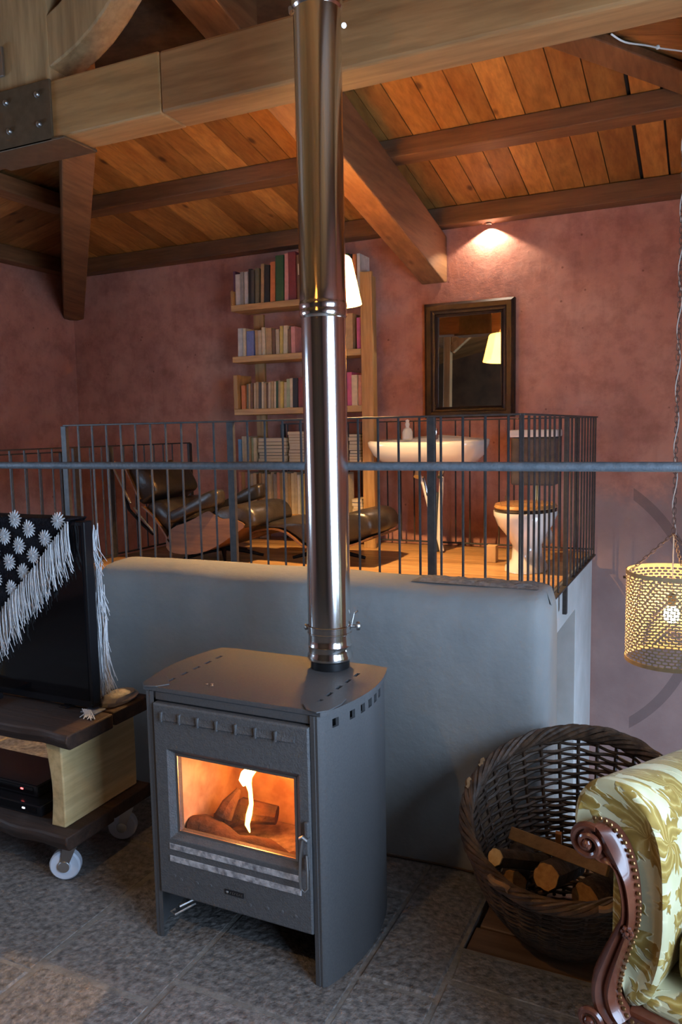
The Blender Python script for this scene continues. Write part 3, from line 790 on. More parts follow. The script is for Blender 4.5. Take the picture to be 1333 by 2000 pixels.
lv.tube([(SX - .205, SY - .006, .120), (SX - .165, SY + .04, .135)], .005, 8)
lv.build('air_lever', STEELD, stove)
for x, y in ((-.128, .075), (-.112, .080), (-.104, .068)):
    MB().ball((SX + x, SY + y, .8225), .0045, 8, (1.2, 1, .6)).build('lid_rivet', ALU, stove)
# fire
MB().box(SX - .22, SX + .22, SY + .05, SY + .35, .24, .262).build('ash_bed', plain('grey_ash', (.16, .12, .10), .95, col2=(.35, .28, .22), scale=30, bump=.8, bscale=50), stove, smooth=0)
mb = MB(); n = 14
pa = [(SX - .215 + .43 * i / n, SY + .082 + .012 * sin(i * .9), .325 - .045 * i / n + .006 * sin(i * 2.1)) for i in range(n + 1)]
mb.tube(pa, [.045 + .006 * sin(i * 1.7) + (.012 if i in (2, 3) else 0) for i in range(n + 1)], 12)
mb.build('burning_log', EMBER, stove)
mb = MB().tube([(SX - .19, SY + .20, .30), (SX - .11, SY + .23, .345), (SX + .0, SY + .26, .335)], [.035, .042, .03], 10)
mb.build('burning_log', EMBER, stove)
mb = MB().tube([(SX - .13, SY + .14, .36), (SX - .12, SY + .16, .395), (SX - .105, SY + .2, .43)], [.03, .025, .01], 8)
mb.build('burning_log', EMBER, stove)
FL = emis('flame', (1.0, .42, .07), 10)
FLC = emis('flame_core', (1.0, .62, .2), 22)
def flame(path, rad, mat, nm):
    MB().tube(path, rad, 10).build(nm, mat, stove)
fx, fy = -1.335, 2.06
flame([(fx + .003, fy, .300), (fx - .006, fy, .325), (fx + .002, fy, .36), (fx + .012, fy, .40), (fx + .010, fy, .44), (fx + .004, fy, .465), (fx + .0, fy, .49), (fx + .020, fy, .515), (fx + .05, fy, .535)],
      [.002, .008, .010, .007, .0068, .010, .017, .014, .003], FL, 'flame')
flame([(fx - .006, fy - .012, .462), (fx - .008, fy - .012, .480), (fx + .002, fy - .012, .500), (fx + .02, fy - .012, .52), (fx + .04, fy - .012, .53)], [.004, .014, .017, .013, .003], FLC, 'flame')
point('fire_glow', (SX + .0, SY + .17, .50), 2.0, (1.0, .27, .05), .04, stove)

# ------------------------------------------------------------------ flue
PX, PY = -1.127, 2.262
flue = thing('flue_pipe', 'polished steel flue pipe rising from the stove to the roof', 'flue', (PX, PY, .82))
MB().lathe([(.064, .822), (.064, .862)], 48, (PX, PY, 0)).build('stove_collar', plain('black_flue_collar', (.03, .03, .032), .3, .7), flue)
MB().lathe([(.066, .846), (.074, .852), (.075, .862), (.0705, .872), (.0705, .892), (.073, .897), (.0705, .902), (.0702, .92), (.0702, 1.945)], 64, (PX, PY, 0), capb=False, capt=False).build('lower_pipe', STEEL, flue)
MB().lathe([(.0702, 1.945), (.075, 1.952), (.0765, 1.962), (.0745, 1.970), (.0745, 1.976), (.0765, 1.984), (.0745, 1.992), (.0735, 2.000), (.0735, 2.035), (.0728, 2.038), (.0728, 2.86)], 64, (PX, PY, 0), capb=False, capt=False).build('upper_pipe', STEEL, flue)
MB().lathe([(.0728, 2.855), (.078, 2.862), (.0785, 2.905), (.0735, 2.912), (.0728, 2.93), (.0728, 3.72)], 64, (PX, PY, 0), capb=False, capt=False).build('roof_pipe', STEEL, flue)
cl = MB().lathe([(.0708, .935), (.0735, .937), (.0735, .941), (.0725, .942), (.0725, .958), (.0735, .959), (.0735, .963), (.0708, .965)], 64, (PX, PY, 0), capb=False, capt=False).build('clamp_band', STEEL, flue)
cr, su = Vector((.9, .43, 0)), Vector((.43, -.9, 0))
for sg, nm in ((1, 'damper_knob'), (-1, 'clamp_bolt')):
    c = Vector((PX, PY, .955)) + cr * sg * .0725
    k = MB().lathe([(.005, 0), (.005, .014), (.013, .015), (.015, .020), (.013, .027), (.004, .029)] if sg > 0 else [(.009, -.002), (.010, .008), (.004, .012)], 14, c, cr * sg)
    k.build(nm, STEELD, flue)
c = Vector((PX, PY, 1.0)) + cr * .083
MB().tube([c + Vector((0, 0, -.004)), c + cr * .012 + Vector((0, 0, .006))], .0028, 8).build('damper_pin', ALU, flue)
MB().tube([Vector((PX, PY, .955)) + cr * .0725, c], .002, 6).build('damper_wire', STEELD, flue)
for sg, dz in ((1, .02), (-1, -.025)):
    c = Vector((PX, PY, 2.885 + dz)) + cr * sg * .079
    MB().tube([c - su * .01, c + su * .018], .007, 10).build('clamp_bolt', STEELD, flue)

# ------------------------------------------------------------------ floor cable
pts = [(-1.16, 2.590, .007), (-1.08, 2.590, .007), (-.985, 2.597, .007), (-.889, 2.604, .007), (-.793, 2.606, .007), (-.717, 2.604, .007), (-.665, 2.588, .007), (-.62, 2.57, .004)]
MB().tube(pts, .0045, 6).build('power_cable', plain('brown_cable', (.06, .035, .022), .6), label='thin brown cable lying on the floor along the parapet foot', cat='cable')

# ------------------------------------------------------------------ trolley with television
cart = thing('tv_trolley', 'low trolley of dark old planks and pale boards on castors', 'trolley', (-2.55, 2.14, 0))
def plank(x0, x1, y0, y1, z0, z1, nm, mat, seed):
    rg = []; n = 28
    for i in range(n + 1):
        x = x0 + (x1 - x0) * i / n; j = lambda k, a: mnoise.noise(Vector((x * 7 + seed, k * 3.1, seed))) * a
        f = y0 + j(1, .016); b = y1 + j(2, .012)
        rg.append([(x, f + .012, z0 + j(3, .004)), (x, b, z0), (x, b, z1), (x, f, z1 + j(4, .003)), (x, f - .004 + j(6, .008), (z0 + z1) / 2 + .004)])
    return MB().rings(rg).build(nm, mat, cart, smooth=.4, bevel=.006)
plank(-3.25, -1.955, 1.915, 2.145, .528, .583, 'top_plank', OLDW, 1)
plank(-3.25, -1.962, 2.150, 2.36, .528, .583, 'top_plank', OLDW, 4)
plank(-3.25, -1.985, 1.912, 2.15, .158, .212, 'shelf_plank', OLDW, 2)
plank(-3.25, -1.995, 2.155, 2.38, .158, .212, 'shelf_plank', OLDW, 8)
for x0, x1 in ((-2.100, -2.038), (-3.20, -3.14)):
    rg = []
    for i in range(9):
        t = i / 8; z = .213 + (.527 - .213) * t; w = .006 * sin(t * 4)
        rg.append([(x0 + w, 1.958 + w, z), (x1 + w * .3, 1.962, z), (x1 + w * .3, 2.345, z), (x0 + w, 2.345, z)])
    MB().rings(rg).build('side_board', PALEY, cart, smooth=.4, bevel=.005)
for x in (-2.10, -3.12):
    MB().box(x - .07, x + .07, 1.955, 2.34, .142, .157).build('caster_batten', PALEX, cart, smooth=0, bevel=.003)
    for y in (1.995, 2.30):
        cs = MB(); ang = .5
        fwd = Vector((cos(ang), sin(ang), 0)); sd = Vector((-sin(ang), cos(ang), 0)); c = Vector((x + .02, y, .056))
        cs.obox((c.x + .01, y, .1385), (.03, 0, 0), (0, .028, 0), (0, 0, .003))
        for s in (-1, 1): cs.prism([c + sd * s * .024 + fwd * .008 + Vector((0, 0, -.012)), c + sd * s * .024 + fwd * -.014, c + sd * s * .024 + fwd * .0 + Vector((0, 0, .08)), c + sd * s * .024 + fwd * .05 + Vector((0, 0, .08))], sd * s * .003)
        fork = cs.build('caster', STEELD, cart, smooth=.5)
        MB().lathe([(.02, -.017), (.050, -.018), (.0555, -.012), (.0555, .012), (.050, .018), (.02, .017)], 28, c, sd).build('wheel', plain('white_nylon', (.62, .66, .74), .35), fork)
        MB().lathe([(.020, -.030), (.022, -.024), (.022, .024), (.020, .030)], 16, c, sd).build('axle_cap', ALU, fork)

tv = thing('television', 'black flat television standing on the trolley under a shawl', 'television', (-2.56, 2.16, .583))
MB().box(-3.12, -2.03, 2.120, 2.165, .596, 1.288).build('body', PLAST, tv, smooth=0, bevel=.005)
MB().box(-3.10, -2.045, 2.1175, 2.1205, .625, 1.272).build('screen', SCREEN, tv, smooth=0)
MB().box(-3.0, -2.15, 2.165, 2.20, .70, 1.2).build('back_cover', PLAST, tv, smooth=0, bevel=.012)
for x in (-2.98, -2.17): MB().prism([(x - .02, 2.11, .584), (x + .02, 2.11, .584), (x + .02, 2.20, .584), (x - .02, 2.20, .584)], (0, 0, .006)).box(x - .012, x + .012, 2.13, 2.155, .590, .598).build('foot', PLAST, tv, smooth=0, bevel=.002)

# crocheted shawl draped over the television
shawl = thing('crochet_shawl', 'black shawl with white crochet flowers and long white fringe over the television', 'shawl', (-2.6, 2.15, .80))
AX, AZ = -2.60, .80                                  # point of the hanging triangle
def edge_x(z): return -2.085 - (1.29 - z) * 1.03      # right-hand edge of the front triangle
def sy(x, z): return 2.1085 + .003 * sin(x * 31) - .004 * sin(z * 23 + x * 9)
rg = []; nz = 26
for i in range(nz + 1):
    z = 1.2935 - (1.2935 - AZ) * i / nz; xr = edge_x(z); xl = 2 * AX - xr
    if xl > xr - .004: xl = xr - .004
    rg.append([(xl + (xr - xl) * k / 24, sy(xl + (xr - xl) * k / 24, z), z) for k in range(25)])
rg.insert(0, [(xl0, 2.172, 1.2945) for (xl0, _, _) in rg[0]])
rgb = []
for i in range(10):
    z = 1.2935 - .05 * i; xr = edge_x(z) - .012; xl = 2 * AX - xr
    rgb.append([(xl + (xr - xl) * k / 24, 2.208 + .004 * sin(k), z) for k in range(25)])
MB().rings(rgb[::-1] + rg, closed=False, cap0=False, cap1=False).build('crochet_ground', YARNB, shawl, smooth=1.2, solid=.004)
# white flowers in diagonal rows
def flower(x, z, r=.0345):
    mb = MB(); c = Vector((x, sy(x, z) - .006, z)); np_ = 15; a0 = random.random()
    for k in range(np_):
        a = a0 + 2 * pi * k / np_; d = Vector((cos(a), 0, sin(a))); L = r * random.uniform(.88, 1.05); w = .0042
        t = Vector((-d.z, 0, d.x)) * w
        mb.rings([[c + d * .003 - t * .4, c + d * .003 + Vector((0, -.004, 0)), c + d * .003 + t * .4],
                  [c + d * L * .6 - t, c + d * L * .6 + Vector((0, -.0065, 0)), c + d * L * .6 + t],
                  [c + d * L - t * .5, c + d * L + Vector((0, -.001, 0)), c + d * L + t * .5]])
    mb.ball(c + Vector((0, -.003, 0)), .006, 8, (1, .6, 1))
    mb.build('crochet_flower', YARNW, shawl, smooth=.7)
for i in range(-4, 14):
    for j in range(-4, 10):
        p = Vector((-2.200 - .073 * i - .062 * j, 0, 1.222 + .033 * i - .066 * j))
        if p.z < 1.30 and p.x < edge_x(p.z) - .022 and p.x > 2 * AX - edge_x(p.z) + .022 and p.x > -3.1: flower(p.x, p.z)
# fringe: bundles of white yarn
fr = MB()
def strand(x, y, z, L, sway=0.0, r=.0022, back=0.0):
    s1, s2 = random.uniform(-.008, .008), random.uniform(-.02, .02) + sway
    fr.tube([(x, y, z), (x + s1 * .5, y - .004, z - L * .25), (x + s1, y - .002 + back * .3, z - L * .6), (x + s2, y + back, z - L)], [r, r, r * .9, r * .5], 4)
for side in (1, -1):
    z = 1.288
    while z > AZ + .005:
        xr = edge_x(z)
        x = xr if side > 0 else 2 * AX - xr
        if x > -3.15 and x < -2.05:
            for k in range(7):
                L = random.uniform(.13, .185) * (.75 if random.random() < .12 else 1)
                strand(x + random.uniform(-.008, .008), sy(x, z) - .006 - random.uniform(0, .010), z - random.uniform(0, .012), L, random.uniform(-.012, .022) * side)
        z -= .0135
# rear corner of the shawl hanging beside the television
for z, n_, L0, xo in ((1.25, 16, .15, -2.075), (1.12, 18, .20, -2.062), (1.02, 26, .26, -2.062), (.90, 34, .27, -2.055), (.80, 26, .21, -2.075)):
    for k in range(n_):
        x = xo + random.uniform(-.02, .018); strand(x, 2.215 + random.uniform(-.012, .012), z + random.uniform(-.03, .02), L0 * random.uniform(.8, 1.05), random.uniform(-.012, .040) if z < 1.1 else .02, .0023)
for k in range(20):   # the end lying on the plank
    a = random.uniform(0, 1); x = -2.045 + random.uniform(-.02, .03)
    fr.tube([(x, 2.10, .600), (x + .03 * a, 2.085, .590), (x + .05 * a + random.uniform(-.01, .02), 2.07 + random.uniform(-.02, .02), .5875)], .0022, 4)
fr.build('fringe', YARNW, shawl, kind='stuff', smooth=1.0)

# things on the trolley
bag = MB(); rg = []
for i in range(9):
    t = i / 8; r = []
    for k in range(16):
        a = 2 * pi * k / 16; q = 1 + .22 * mnoise.noise(Vector((cos(a) * 2, sin(a) * 2, t * 3)))
        w = sqrt(max(.0, 1 - t ** 3)) + .02
        r.append((-2.035 + .05 * cos(a) * q * w + .02 * t, 2.255 + .085 * sin(a) * q * w, .584 + .045 * t))
    rg.append(r)
bag.rings(rg).build('paper_bundle', plain('grey_crumpled_paper', (.30, .29, .28), .6, col2=(.42, .40, .37), scale=18, bump=.8, bscale=26), label='crumpled grey paper bundle on the trolley behind the television', cat='paper', smooth=.5)
MB().box(-2.075, -2.005, 2.10, 2.16, .5835, .589).build('yarn_coaster', plain('blue_grey_cloth', (.20, .23, .30), .9), label='small blue-grey cloth under the fringe at the television corner', cat='cloth', smooth=0, bevel=.002)
def device(x0, x1, y0, y1, z0, h, label, led=None, ledcol=(1, .1, .1)):
    d = thing('media_box', label, 'media box', ((x0 + x1) / 2, (y0 + y1) / 2, z0))
    MB().box(x0, x1, y0, y1, z0, z0 + h).build('case', PLAST, d, smooth=0, bevel=.004)
    MB().box(x0 + .02, x1 - .02, y0 - .002, y0 + .001, z0 + h * .25, z0 + h * .8).build('front_panel', SCREEN, d, smooth=0)
    if led: MB().box(led - .006, led + .006, y0 - .004, y0 - .001, z0 + h * .5, z0 + h * .62).build('status_light', emis('led_%.1f' % ledcol[1], ledcol, 2.0), d, smooth=0)
device(-2.95, -2.18, 1.985, 2.22, .2125, .042, 'flat black media box lying on the trolley shelf', -2.262, (.9, .9, 1.0))
device(-2.86, -2.24, 2.03, 2.24, .2555, .045, 'upper black media box with a small red light on the trolley', -2.315, (1, .12, .12))
device(-2.80, -2.47, 1.99, 2.105, .5845, .022, 'slim black receiver lying in front of the television foot', -2.6, (.9, .9, 1.0))
sp_ = thing('speaker_box', 'black speaker box at the left edge of the trolley shelf', 'speaker', (-2.95, 2.20, .3015))
MB().box(-2.98, -2.78, 2.06, 2.23, .3015, .47).build('cabinet', PLAST, sp_, smooth=0, bevel=.006)
MB().lathe([(.05, 0), (.055, .004), (.04, .004), (.01, -.001)], 20, (-2.88, 2.06, .385), (0, -1, 0)).build('driver_ring', STEELD, sp_)

# ------------------------------------------------------------------ log basket
BC = Vector((-0.349, 2.271, 0.481)); bn = Vector((-.079, -.481, 1)).normalized()
ba = bn.cross(Vector((0, 1, 0))).normalized() * -1; bb = bn.cross(ba)
if bb.y < 0: bb = -bb
basket = thing('log_basket', 'large round dark wicker basket holding firewood beside the parapet', 'basket', (-.385, 2.43, -.012))
def bpt(a, t, dr=0.0):
    """t: 0 at the floor .. 1 at the rim; a: angle"""
    top = BC + ba * cos(a) * (.316 + dr) + bb * sin(a) * (.316 + dr)
    rb_ = .165 + dr; bot = Vector((-.385 + rb_ * cos(a), 2.455 + rb_ * sin(a), -.008))
    bul = sin(pi * min(1, t * 1.0)) * .045 + .0
    p = bot.lerp(top, t); d = Vector((cos(a), sin(a), 0)); return p + d * bul * (1 - .4 * t)
def bring(t, dr, wob, n=120, ph=0, jit=0.0):
    out = []
    for k in range(n):
        a = 2 * pi * k / n; q = mnoise.noise(Vector((cos(a) * 2.2, sin(a) * 2.2, t * 9 + ph))) * jit
        out.append(bpt(a, min(1.0, t + q), dr + wob * sin(16 * a + ph)))
    return out
wv = MB(); i = 0; t = .02
while t < .955:
    wv.tube(bring(t, 0, .006, 120, pi * (i % 2), .014), random.uniform(.0048, .0068), 5, closed=True)
    t += .021 if t < .55 else random.uniform(.027, .036); i += 1
wv.build('weave', WICK, basket, kind='stuff', smooth=1.0)
for k in range(32):
    a = 2 * pi * k / 32 + .05
    st = MB(); pts = [bpt(a, t / 8 * .985, 0) for t in range(9)]
    if k == 0 or True: st.tube(pts, .0062, 5)
    st.build('stake', WICK, basket, smooth=1.0)
for s in range(7):
    pts = []
    for k in range(150):
        a = 2 * pi * k / 150; ph = 7 * a + s * 2 * pi / 7; q = 1 + .35 * mnoise.noise(Vector((cos(a) * 3, sin(a) * 3, s)))
        pts.append(bpt(a, .975 + .030 * q * sin(ph), .015 * q * cos(ph)))
    MB().tube(pts, .0078, 6, closed=True).build('rim_strand', WICK, basket, smooth=1.0)
for a, L in ((2.68, .10), (-2.2, .22), (-1.25, .2), (2.95, .12), (-.75, .12)):
    pts = [bpt(a + L * k / 6, .99, .012 + .004 * sin(k)) + Vector((0, 0, .008)) for k in range(7)]
    MB().tube(pts, .0095, 6).build('bare_rim_twig', WICKL, basket, smooth=1.0)
MB().lathe([(.155, -.008), (.155, .004)], 28, (-.385, 2.43, 0)).build('base', WICK, basket)

def log(name, c, d, r, L, endm, label):
    d = Vector(d).normalized(); c = Vector(c)
    t = thing(name, label, 'log', c + d * L / 2 - Vector((0, 0, r)))
    q = Vector((0, 0, 1)); X = q.cross(d).normalized(); Y = d.cross(X)
    def ring(s, f): return [c + d * s + (X * cos(2 * pi * k / 20) + Y * sin(2 * pi * k / 20)) * r * f * (1 + .05 * sin(k * 2.3) + .03 * sin(k * 5)) for k in range(20)]
    MB().rings([ring(.0, .97), ring(.008, 1.03), ring(L * .5, 1.0), ring(L, .96)], cap0=False).build('bark', BARK, t, smooth=.8)
    MB().rings([ring(.002, .95), ring(-.004, .93)]).build('cut_end', endm, t, smooth=.3)
    return t
log('firewood_log', (-0.530, 2.090, 0.382), (.45, 1, -.5), .0245, .26, LOGEND2, 'thin log with pale cut end near the left rim of the basket')
log('firewood_log', (-0.392, 2.109, 0.346), (.12, 1, -.38), .037, .30, LOGEND, 'thick dark-barked log with orange cut end in the middle of the basket')
log('firewood_log', (-0.297, 2.185, 0.260), (.5, 1, -.1), .045, .22, LOGEND, 'dark log lying lowest at the right inside the basket')
log('firewood_log', (-0.506, 2.213, 0.242), (-.1, 1, -.05), .04, .2, LOGEND, 'dark log lying lowest at the left inside the basket')
MB().beam((-0.542, 2.328, 0.335), (-0.226, 2.099, 0.411), .012, .038, (.2, .6, 1)).build('kindling_board', KIND, label='flat sawn stick of kindling lying diagonally across the basket', cat='stick', smooth=0, bevel=.002)
MB().beam((-0.397, 2.337, 0.308), (-0.392, 2.299, 0.382), .018, .012, (0, 1, .3)).build('kindling_stick', wood('orange_kindling', (.42, .17, .05), (.62, .30, .11), 'Z', .7, 20), label='short orange stick of kindling standing up behind the diagonal board', cat='stick', smooth=0, bevel=.002)

# ------------------------------------------------------------------ armchair
ARW = math.atan2(.3, .954)
chair = thing('armchair', 'carved mahogany armchair in gold and cream damask velvet at the lower right', 'armchair', (-.185, 1.68, 0), rotz=-ARW)
# local frame: x to the sitter's side, y to the back, z up; front of the left arm lies in y = 0
def smooth_poly(pts, n=4, closed=True):
    out = []; m = len(pts)
    for i in range(m if closed else m - 1):
        p0, p1, p2, p3 = (Vector(pts[(i + k - 1) % m]) if closed else Vector(pts[max(0, min(m - 1, i + k - 1))]) for k in range(4))
        for j in range(n):
            t = j / n
            out.append(.5 * ((2 * p1) + (p2 - p0) * t + (2 * p0 - 5 * p1 + 4 * p2 - p3) * t * t + (3 * p1 - p0 - 3 * p2 + p3) * t ** 3))
    if not closed: out.append(Vector(pts[-1]))
    return out
wl = [(-.031, .750), (-.054, .734), (-.066, .710), (-.053, .685), (-.024, .680), (.010, .696), (.030, .663), (.042, .617), (.043, .577), (.030, .542), (.006, .484), (-.016, .426), (-.024, .375), (-.015, .337), (.011, .314)]
wr = [(-.008, .758), (.020, .751), (.046, .721), (.064, .671), (.073, .606), (.071, .554), (.055, .496), (.040, .430), (.036, .381), (.047, .357), (.060, .340)]
# upholstered arm: roll + inner pad, swept to the back
arm_prof = [(-.060, .690), (-.076, .722), (-.078, .750), (-.067, .798), (-.035, .838), (.010, .848), (.055, .835), (.095, .790), (.118, .720), (.125, .620), (.125, .520), (.110, .430), (.085, .375), (.045, .36), (.035, .45), (.055, .54), (.055, .62), (.035, .69), (-.010, .70)]
ap = smooth_poly([(x, 0, z) for x, z in arm_prof], 3)
rg = []
for y, s in ((.012, .80), (.0, .93), (.012, 1.0), (.10, 1.0), (.25, 1.0), (.45, 1.0), (.70, 1.0)):
    c = Vector((.03, 0, .62)); rg.append([Vector((c.x + (p.x - c.x) * s, y if s == 1.0 else y + .004, c.z + (p.z - c.z) * s - .20 * y * max(0, (p.z - .5) / .35))) for p in ap])
def armpart(mirror):
    f = (lambda p: Vector((.80 - p[0], p[1], p[2]))) if mirror else (lambda p: Vector(p))
    a = MB().rings([[f(p) for p in r] for r in rg]).build('arm_pad', DAMASK, chair, local=True, smooth=1.2)
    # carved wooden facing
    L = smooth_poly([(x, 0, z) for x, z in wl], 4, False); Rr = smooth_poly([(x, 0, z) for x, z in wr], 4, False)
    m = 44
    def samp(P, t):
        i = t * (len(P) - 1); k = min(int(i), len(P) - 2); return P[k].lerp(P[k + 1], i - k)
    ring = []
    for i in range(m + 1):
        t = i / m; a_, b_ = samp(L, t), samp(Rr, t)
        row = []
        for k, (u, d) in enumerate(((0, .012), (0, -.014), (.12, -.030), (.28, -.034), (.42, -.027), (.50, -.021), (.58, -.029), (.76, -.034), (.9, -.022), (1, -.010), (1, .012))):
            p = a_.lerp(b_, u); row.append(f((p.x, d, p.z)))
        ring.append(row)
    MB().rings(ring).build('arm_facing', MAHOG, chair, local=True, smooth=.9)
    sc_ = MB()   # volute
    for q in range(1):
        pts = []; rr = []
        for i in range(40):
            t = i / 39; an = 1.2 + t * 3.6 * pi; rad = .034 * (1 - t) + .004
            pts.append(f((-.026 + rad * cos(an) * 1.05, -.030 - .014 * t, .714 + rad * sin(an)))); rr.append(.0085 * (1 - t * .35))
        sc_.tube(pts, rr, 8)
    sc_.ball(f((-.026, -.040, .714)), .011, 10)
    sc_.build('volute', MAHOG, chair, local=True)
    sc2 = MB(); pts = []; rr = []
    for i in range(30):
        t = i / 29; an = -1.4 + t * 3.0 * pi; rad = .027 * (1 - t) + .003
        pts.append(f((-.018 + rad * cos(an), -.030 - .012 * t, .312 + rad * sin(an)))); rr.append(.010 * (1 - t * .4))
    sc2.tube(pts, rr, 8).ball(f((-.018, -.038, .312)), .010, 10)
    sc2.build('volute', MAHOG, chair, local=True)
    ros = MB()
    for k in range(6): ros.ball(f((.062 + .009 * cos(k * pi / 3), -.034, .548 + .009 * sin(k * pi / 3))), .006, 8)
    ros.ball(f((.062, -.038, .548)), .006, 8).build('rosette', MAHOG, chair, local=True)
    # brass nails along the facing
    P = smooth_poly([(x + .004, -.012, z) for x, z in [(-.040, .757), (-.010, .765)] + wr[1:] + [(.10, .338), (.14, .338)]], 8, False)
    acc = 0; last = P[0]; src = None
    for p in P[1:]:
        acc += (p - last).length; last = p
        if acc >= .0115:
            acc = 0
            MB().ball(f((p.x, -.013, p.z)), .0052, 8, (1, .7, 1)).build('brass_nail', BRASS, chair, local=True)
    # outer side of the arm
    MB().rings([[f((x, y, z)) for (x, z) in ((.004, .34), (.036, .34), (.036, .70), (.004, .70))] for y in (.02, .70)]).build('outer_panel', DAMASK, chair, local=True, smooth=.3, bevel=.008)
    # cabriole leg
    lg = smooth_poly([(.03, .03, .315), (.012, .012, .24), (.022, .022, .15), (.035, .035, .07), (.02, .02, .012), (.012, .010, .0)], 4, False)
    MB().tube([f(p) for p in lg], [.034 - .018 * min(1, i / 12) + (.006 if i > 17 else 0) for i in range(len(lg))], 10).build('leg', MAHOG, chair, local=True)
    MB().tube([f((.05, .70, .36)), f((.05, .74, .18)), f((.05, .78, .0))], [.025, .022, .018], 8).build('leg', MAHOG, chair, local=True)
armpart(False); armpart(True)
# front rail, seat, cushion and back
MB().rings([[(.05, y, z) for y, z in ((.0, .315), (.0, .345), (.03, .36), (.06, .345), (.06, .315))], [(.75, y, z) for y, z in ((.0, .315), (.0, .345), (.03, .36), (.06, .345), (.06, .315))]]).build('front_rail', MAHOG, chair, local=True, smooth=.5, bevel=.006)
MB().box(.06, .74, .015, .68, .345, .40).build('seat_base', DAMASK, chair, local=True, smooth=0, bevel=.03, seg=4)
MB().box(.128, .672, .05, .64, .405, .535).build('seat_cushion', DAMASK, chair, local=True, smooth=1.0, bevel=.04, seg=5)
bk = [(-.0, .34), (.0, .80), (.06, .92), (.22, 1.0), (.40, 1.03), (.58, 1.0), (.74, .92), (.80, .80), (.80, .34)]
MB().rings([[(x, .66 + (z - .34) * .12, z) for x, z in bk], [(x, .78 + (z - .34) * .14, z) for x, z in bk]]).build('back', DAMASK, chair, local=True, smooth=.5, bevel=.03, seg=4)

# ------------------------------------------------------------------ pierced lantern on a chain
LC = Vector((-.14, 3.408, 0)); LR, LB, LT = .177, .632, 1.003
lan = thing('lantern', 'pierced metal drum lantern glowing yellow on a long chain at right', 'lamp', (LC.x, LC.y, LB))
mb = MB(); rows, cols = 27, 46; dz = (LT - LB - .028) / rows
def lp(a, z, r=LR): return (LC.x + r * cos(a), LC.y + r * sin(a), z)
for i in range(rows):
    z0 = LB + .014 + i * dz
    for j in range(cols):
        a0 = (j + (.5 if i % 2 else 0)) * 2 * pi / cols; da = 2 * pi / cols
        zs = [z0, z0 + dz * .24, z0 + dz * .40, z0 + dz * .60, z0 + dz * .76, z0 + dz]
        m1, m2 = a0 + da * .09, a0 + da * .91; b1, b2 = a0 + da * .2, a0 + da * .8
        outer = [lp(a0, z0), lp(a0 + da / 2, z0), lp(a0 + da, z0), lp(a0 + da, z0 + dz / 2), lp(a0 + da, z0 + dz), lp(a0 + da / 2, z0 + dz), lp(a0, z0 + dz), lp(a0, z0 + dz / 2)]
        zl, zh, zm = z0 + dz * .17, z0 + dz * .83, z0 + dz / 2
        inner = [lp(b1, zl), lp(a0 + da / 2, zl), lp(b2, zl), lp(m2, zm), lp(b2, zh), lp(a0 + da / 2, zh), lp(b1, zh), lp(m1, zm)]
        mb.add(outer + inner, [(k, (k + 1) % 8, 8 + (k + 1) % 8, 8 + k) for k in range(8)])
mb.build('pierced_shade', LANT, lan, smooth=.5, kind='stuff')
for z in (LB + .007, LT - .007):
    MB().lathe([(LR - .002, z - .008), (LR + .002, z - .008), (LR + .002, z + .008), (LR - .002, z + .008), (LR - .002, z - .008)], 64, (LC.x, LC.y, 0), capb=False, capt=False).build('rim_band', LANT, lan)
MB().tube([lp(pi * 1.03, LT - .035, LR), lp(pi * 1.03, LT - .035, LR + .012)], .006, 8).build('rim_knob', CHAINM, lan)
MB().lathe([(.004, .86), (.016, .855), (.028, .838), (.031, .82), (.026, .80), (.012, .79), (.003, .788)], 20, (LC.x, LC.y, 0)).build('bulb', emis('lit_bulb', (1.0, .80, .45), 55), lan)
MB().lathe([(.015, .858), (.017, .90), (.006, .91)], 14, (LC.x, LC.y, 0)).build('bulb_socket', plain('brown_socket', (.10, .06, .03), .5), lan)
MB().tube([(LC.x, LC.y, .905), (LC.x, LC.y, 1.15)], .0025, 6).build('flex', CORD, lan)
point('lantern_light', (LC.x, LC.y, .825), 17, (1.0, .66, .30), .035, lan)
HUB = Vector((LC.x, LC.y, 1.155)); HOOK = Vector((LC.x, LC.y, 3.262))
def link_mesh(L, w, r):
    pts = [(w * cos(t) * .5, 0, (L / 2 - w / 2) * (1 if 0 <= t < pi else -1) + w / 2 * sin(t)) for t in [2 * pi * (k + .5) / 10 for k in range(10)]]
    return MB().tube(pts, r, 5, closed=True)
def chain(p0, p1, L, w, r, nm='chain_link'):
    p0, p1 = Vector(p0), Vector(p1); d = (p1 - p0); n = int(d.length / (L * .72)); src = None
    q = d.to_track_quat('Z', 'X')
    for i in range(n):
        c = p0 + d * ((i + .5) / n); rot = (q @ Matrix.Rotation(pi / 2 * (i % 2), 3, 'Z').to_quaternion()).to_euler()
        if src is None:
            src = link_mesh(L, w, r).build(nm, CHAINM, lan, local=True); o = src
        else:
            o = src.copy(); COL.objects.link(o); o.parent = lan
        o.location = c - BASE[lan.name]; o.rotation_euler = rot
chain(HUB, HOOK, .028, .013, .0017)
for k in range(3):
    a = pi * 1.12 + k * 2 * pi / 3; chain(lp(a, LT - .004, LR - .004), HUB, .026, .012, .0015)
pts = [(LC.x + .008 * cos(k * .9), LC.y + .008 * sin(k * .9), 1.15 + k * .033) for k in range(56)]
MB().tube(pts, .0022, 5).build('lamp_cord', CORD, lan)
pts = smooth_poly([(-.335, 2.765, 2.83), (-.30, 2.83, 2.825), (-.255, 3.05, 2.895), (-.215, 3.22, 2.945), (-.16, 3.37, 2.985), (LC.x, LC.y, 2.99)], 5, False)
MB().tube(pts, .003, 6).build('lamp_cord', CORD, lan)
MB().ball((-.225, 3.18, 2.935), .008, 10).build('cord_clip', CORD, lan)
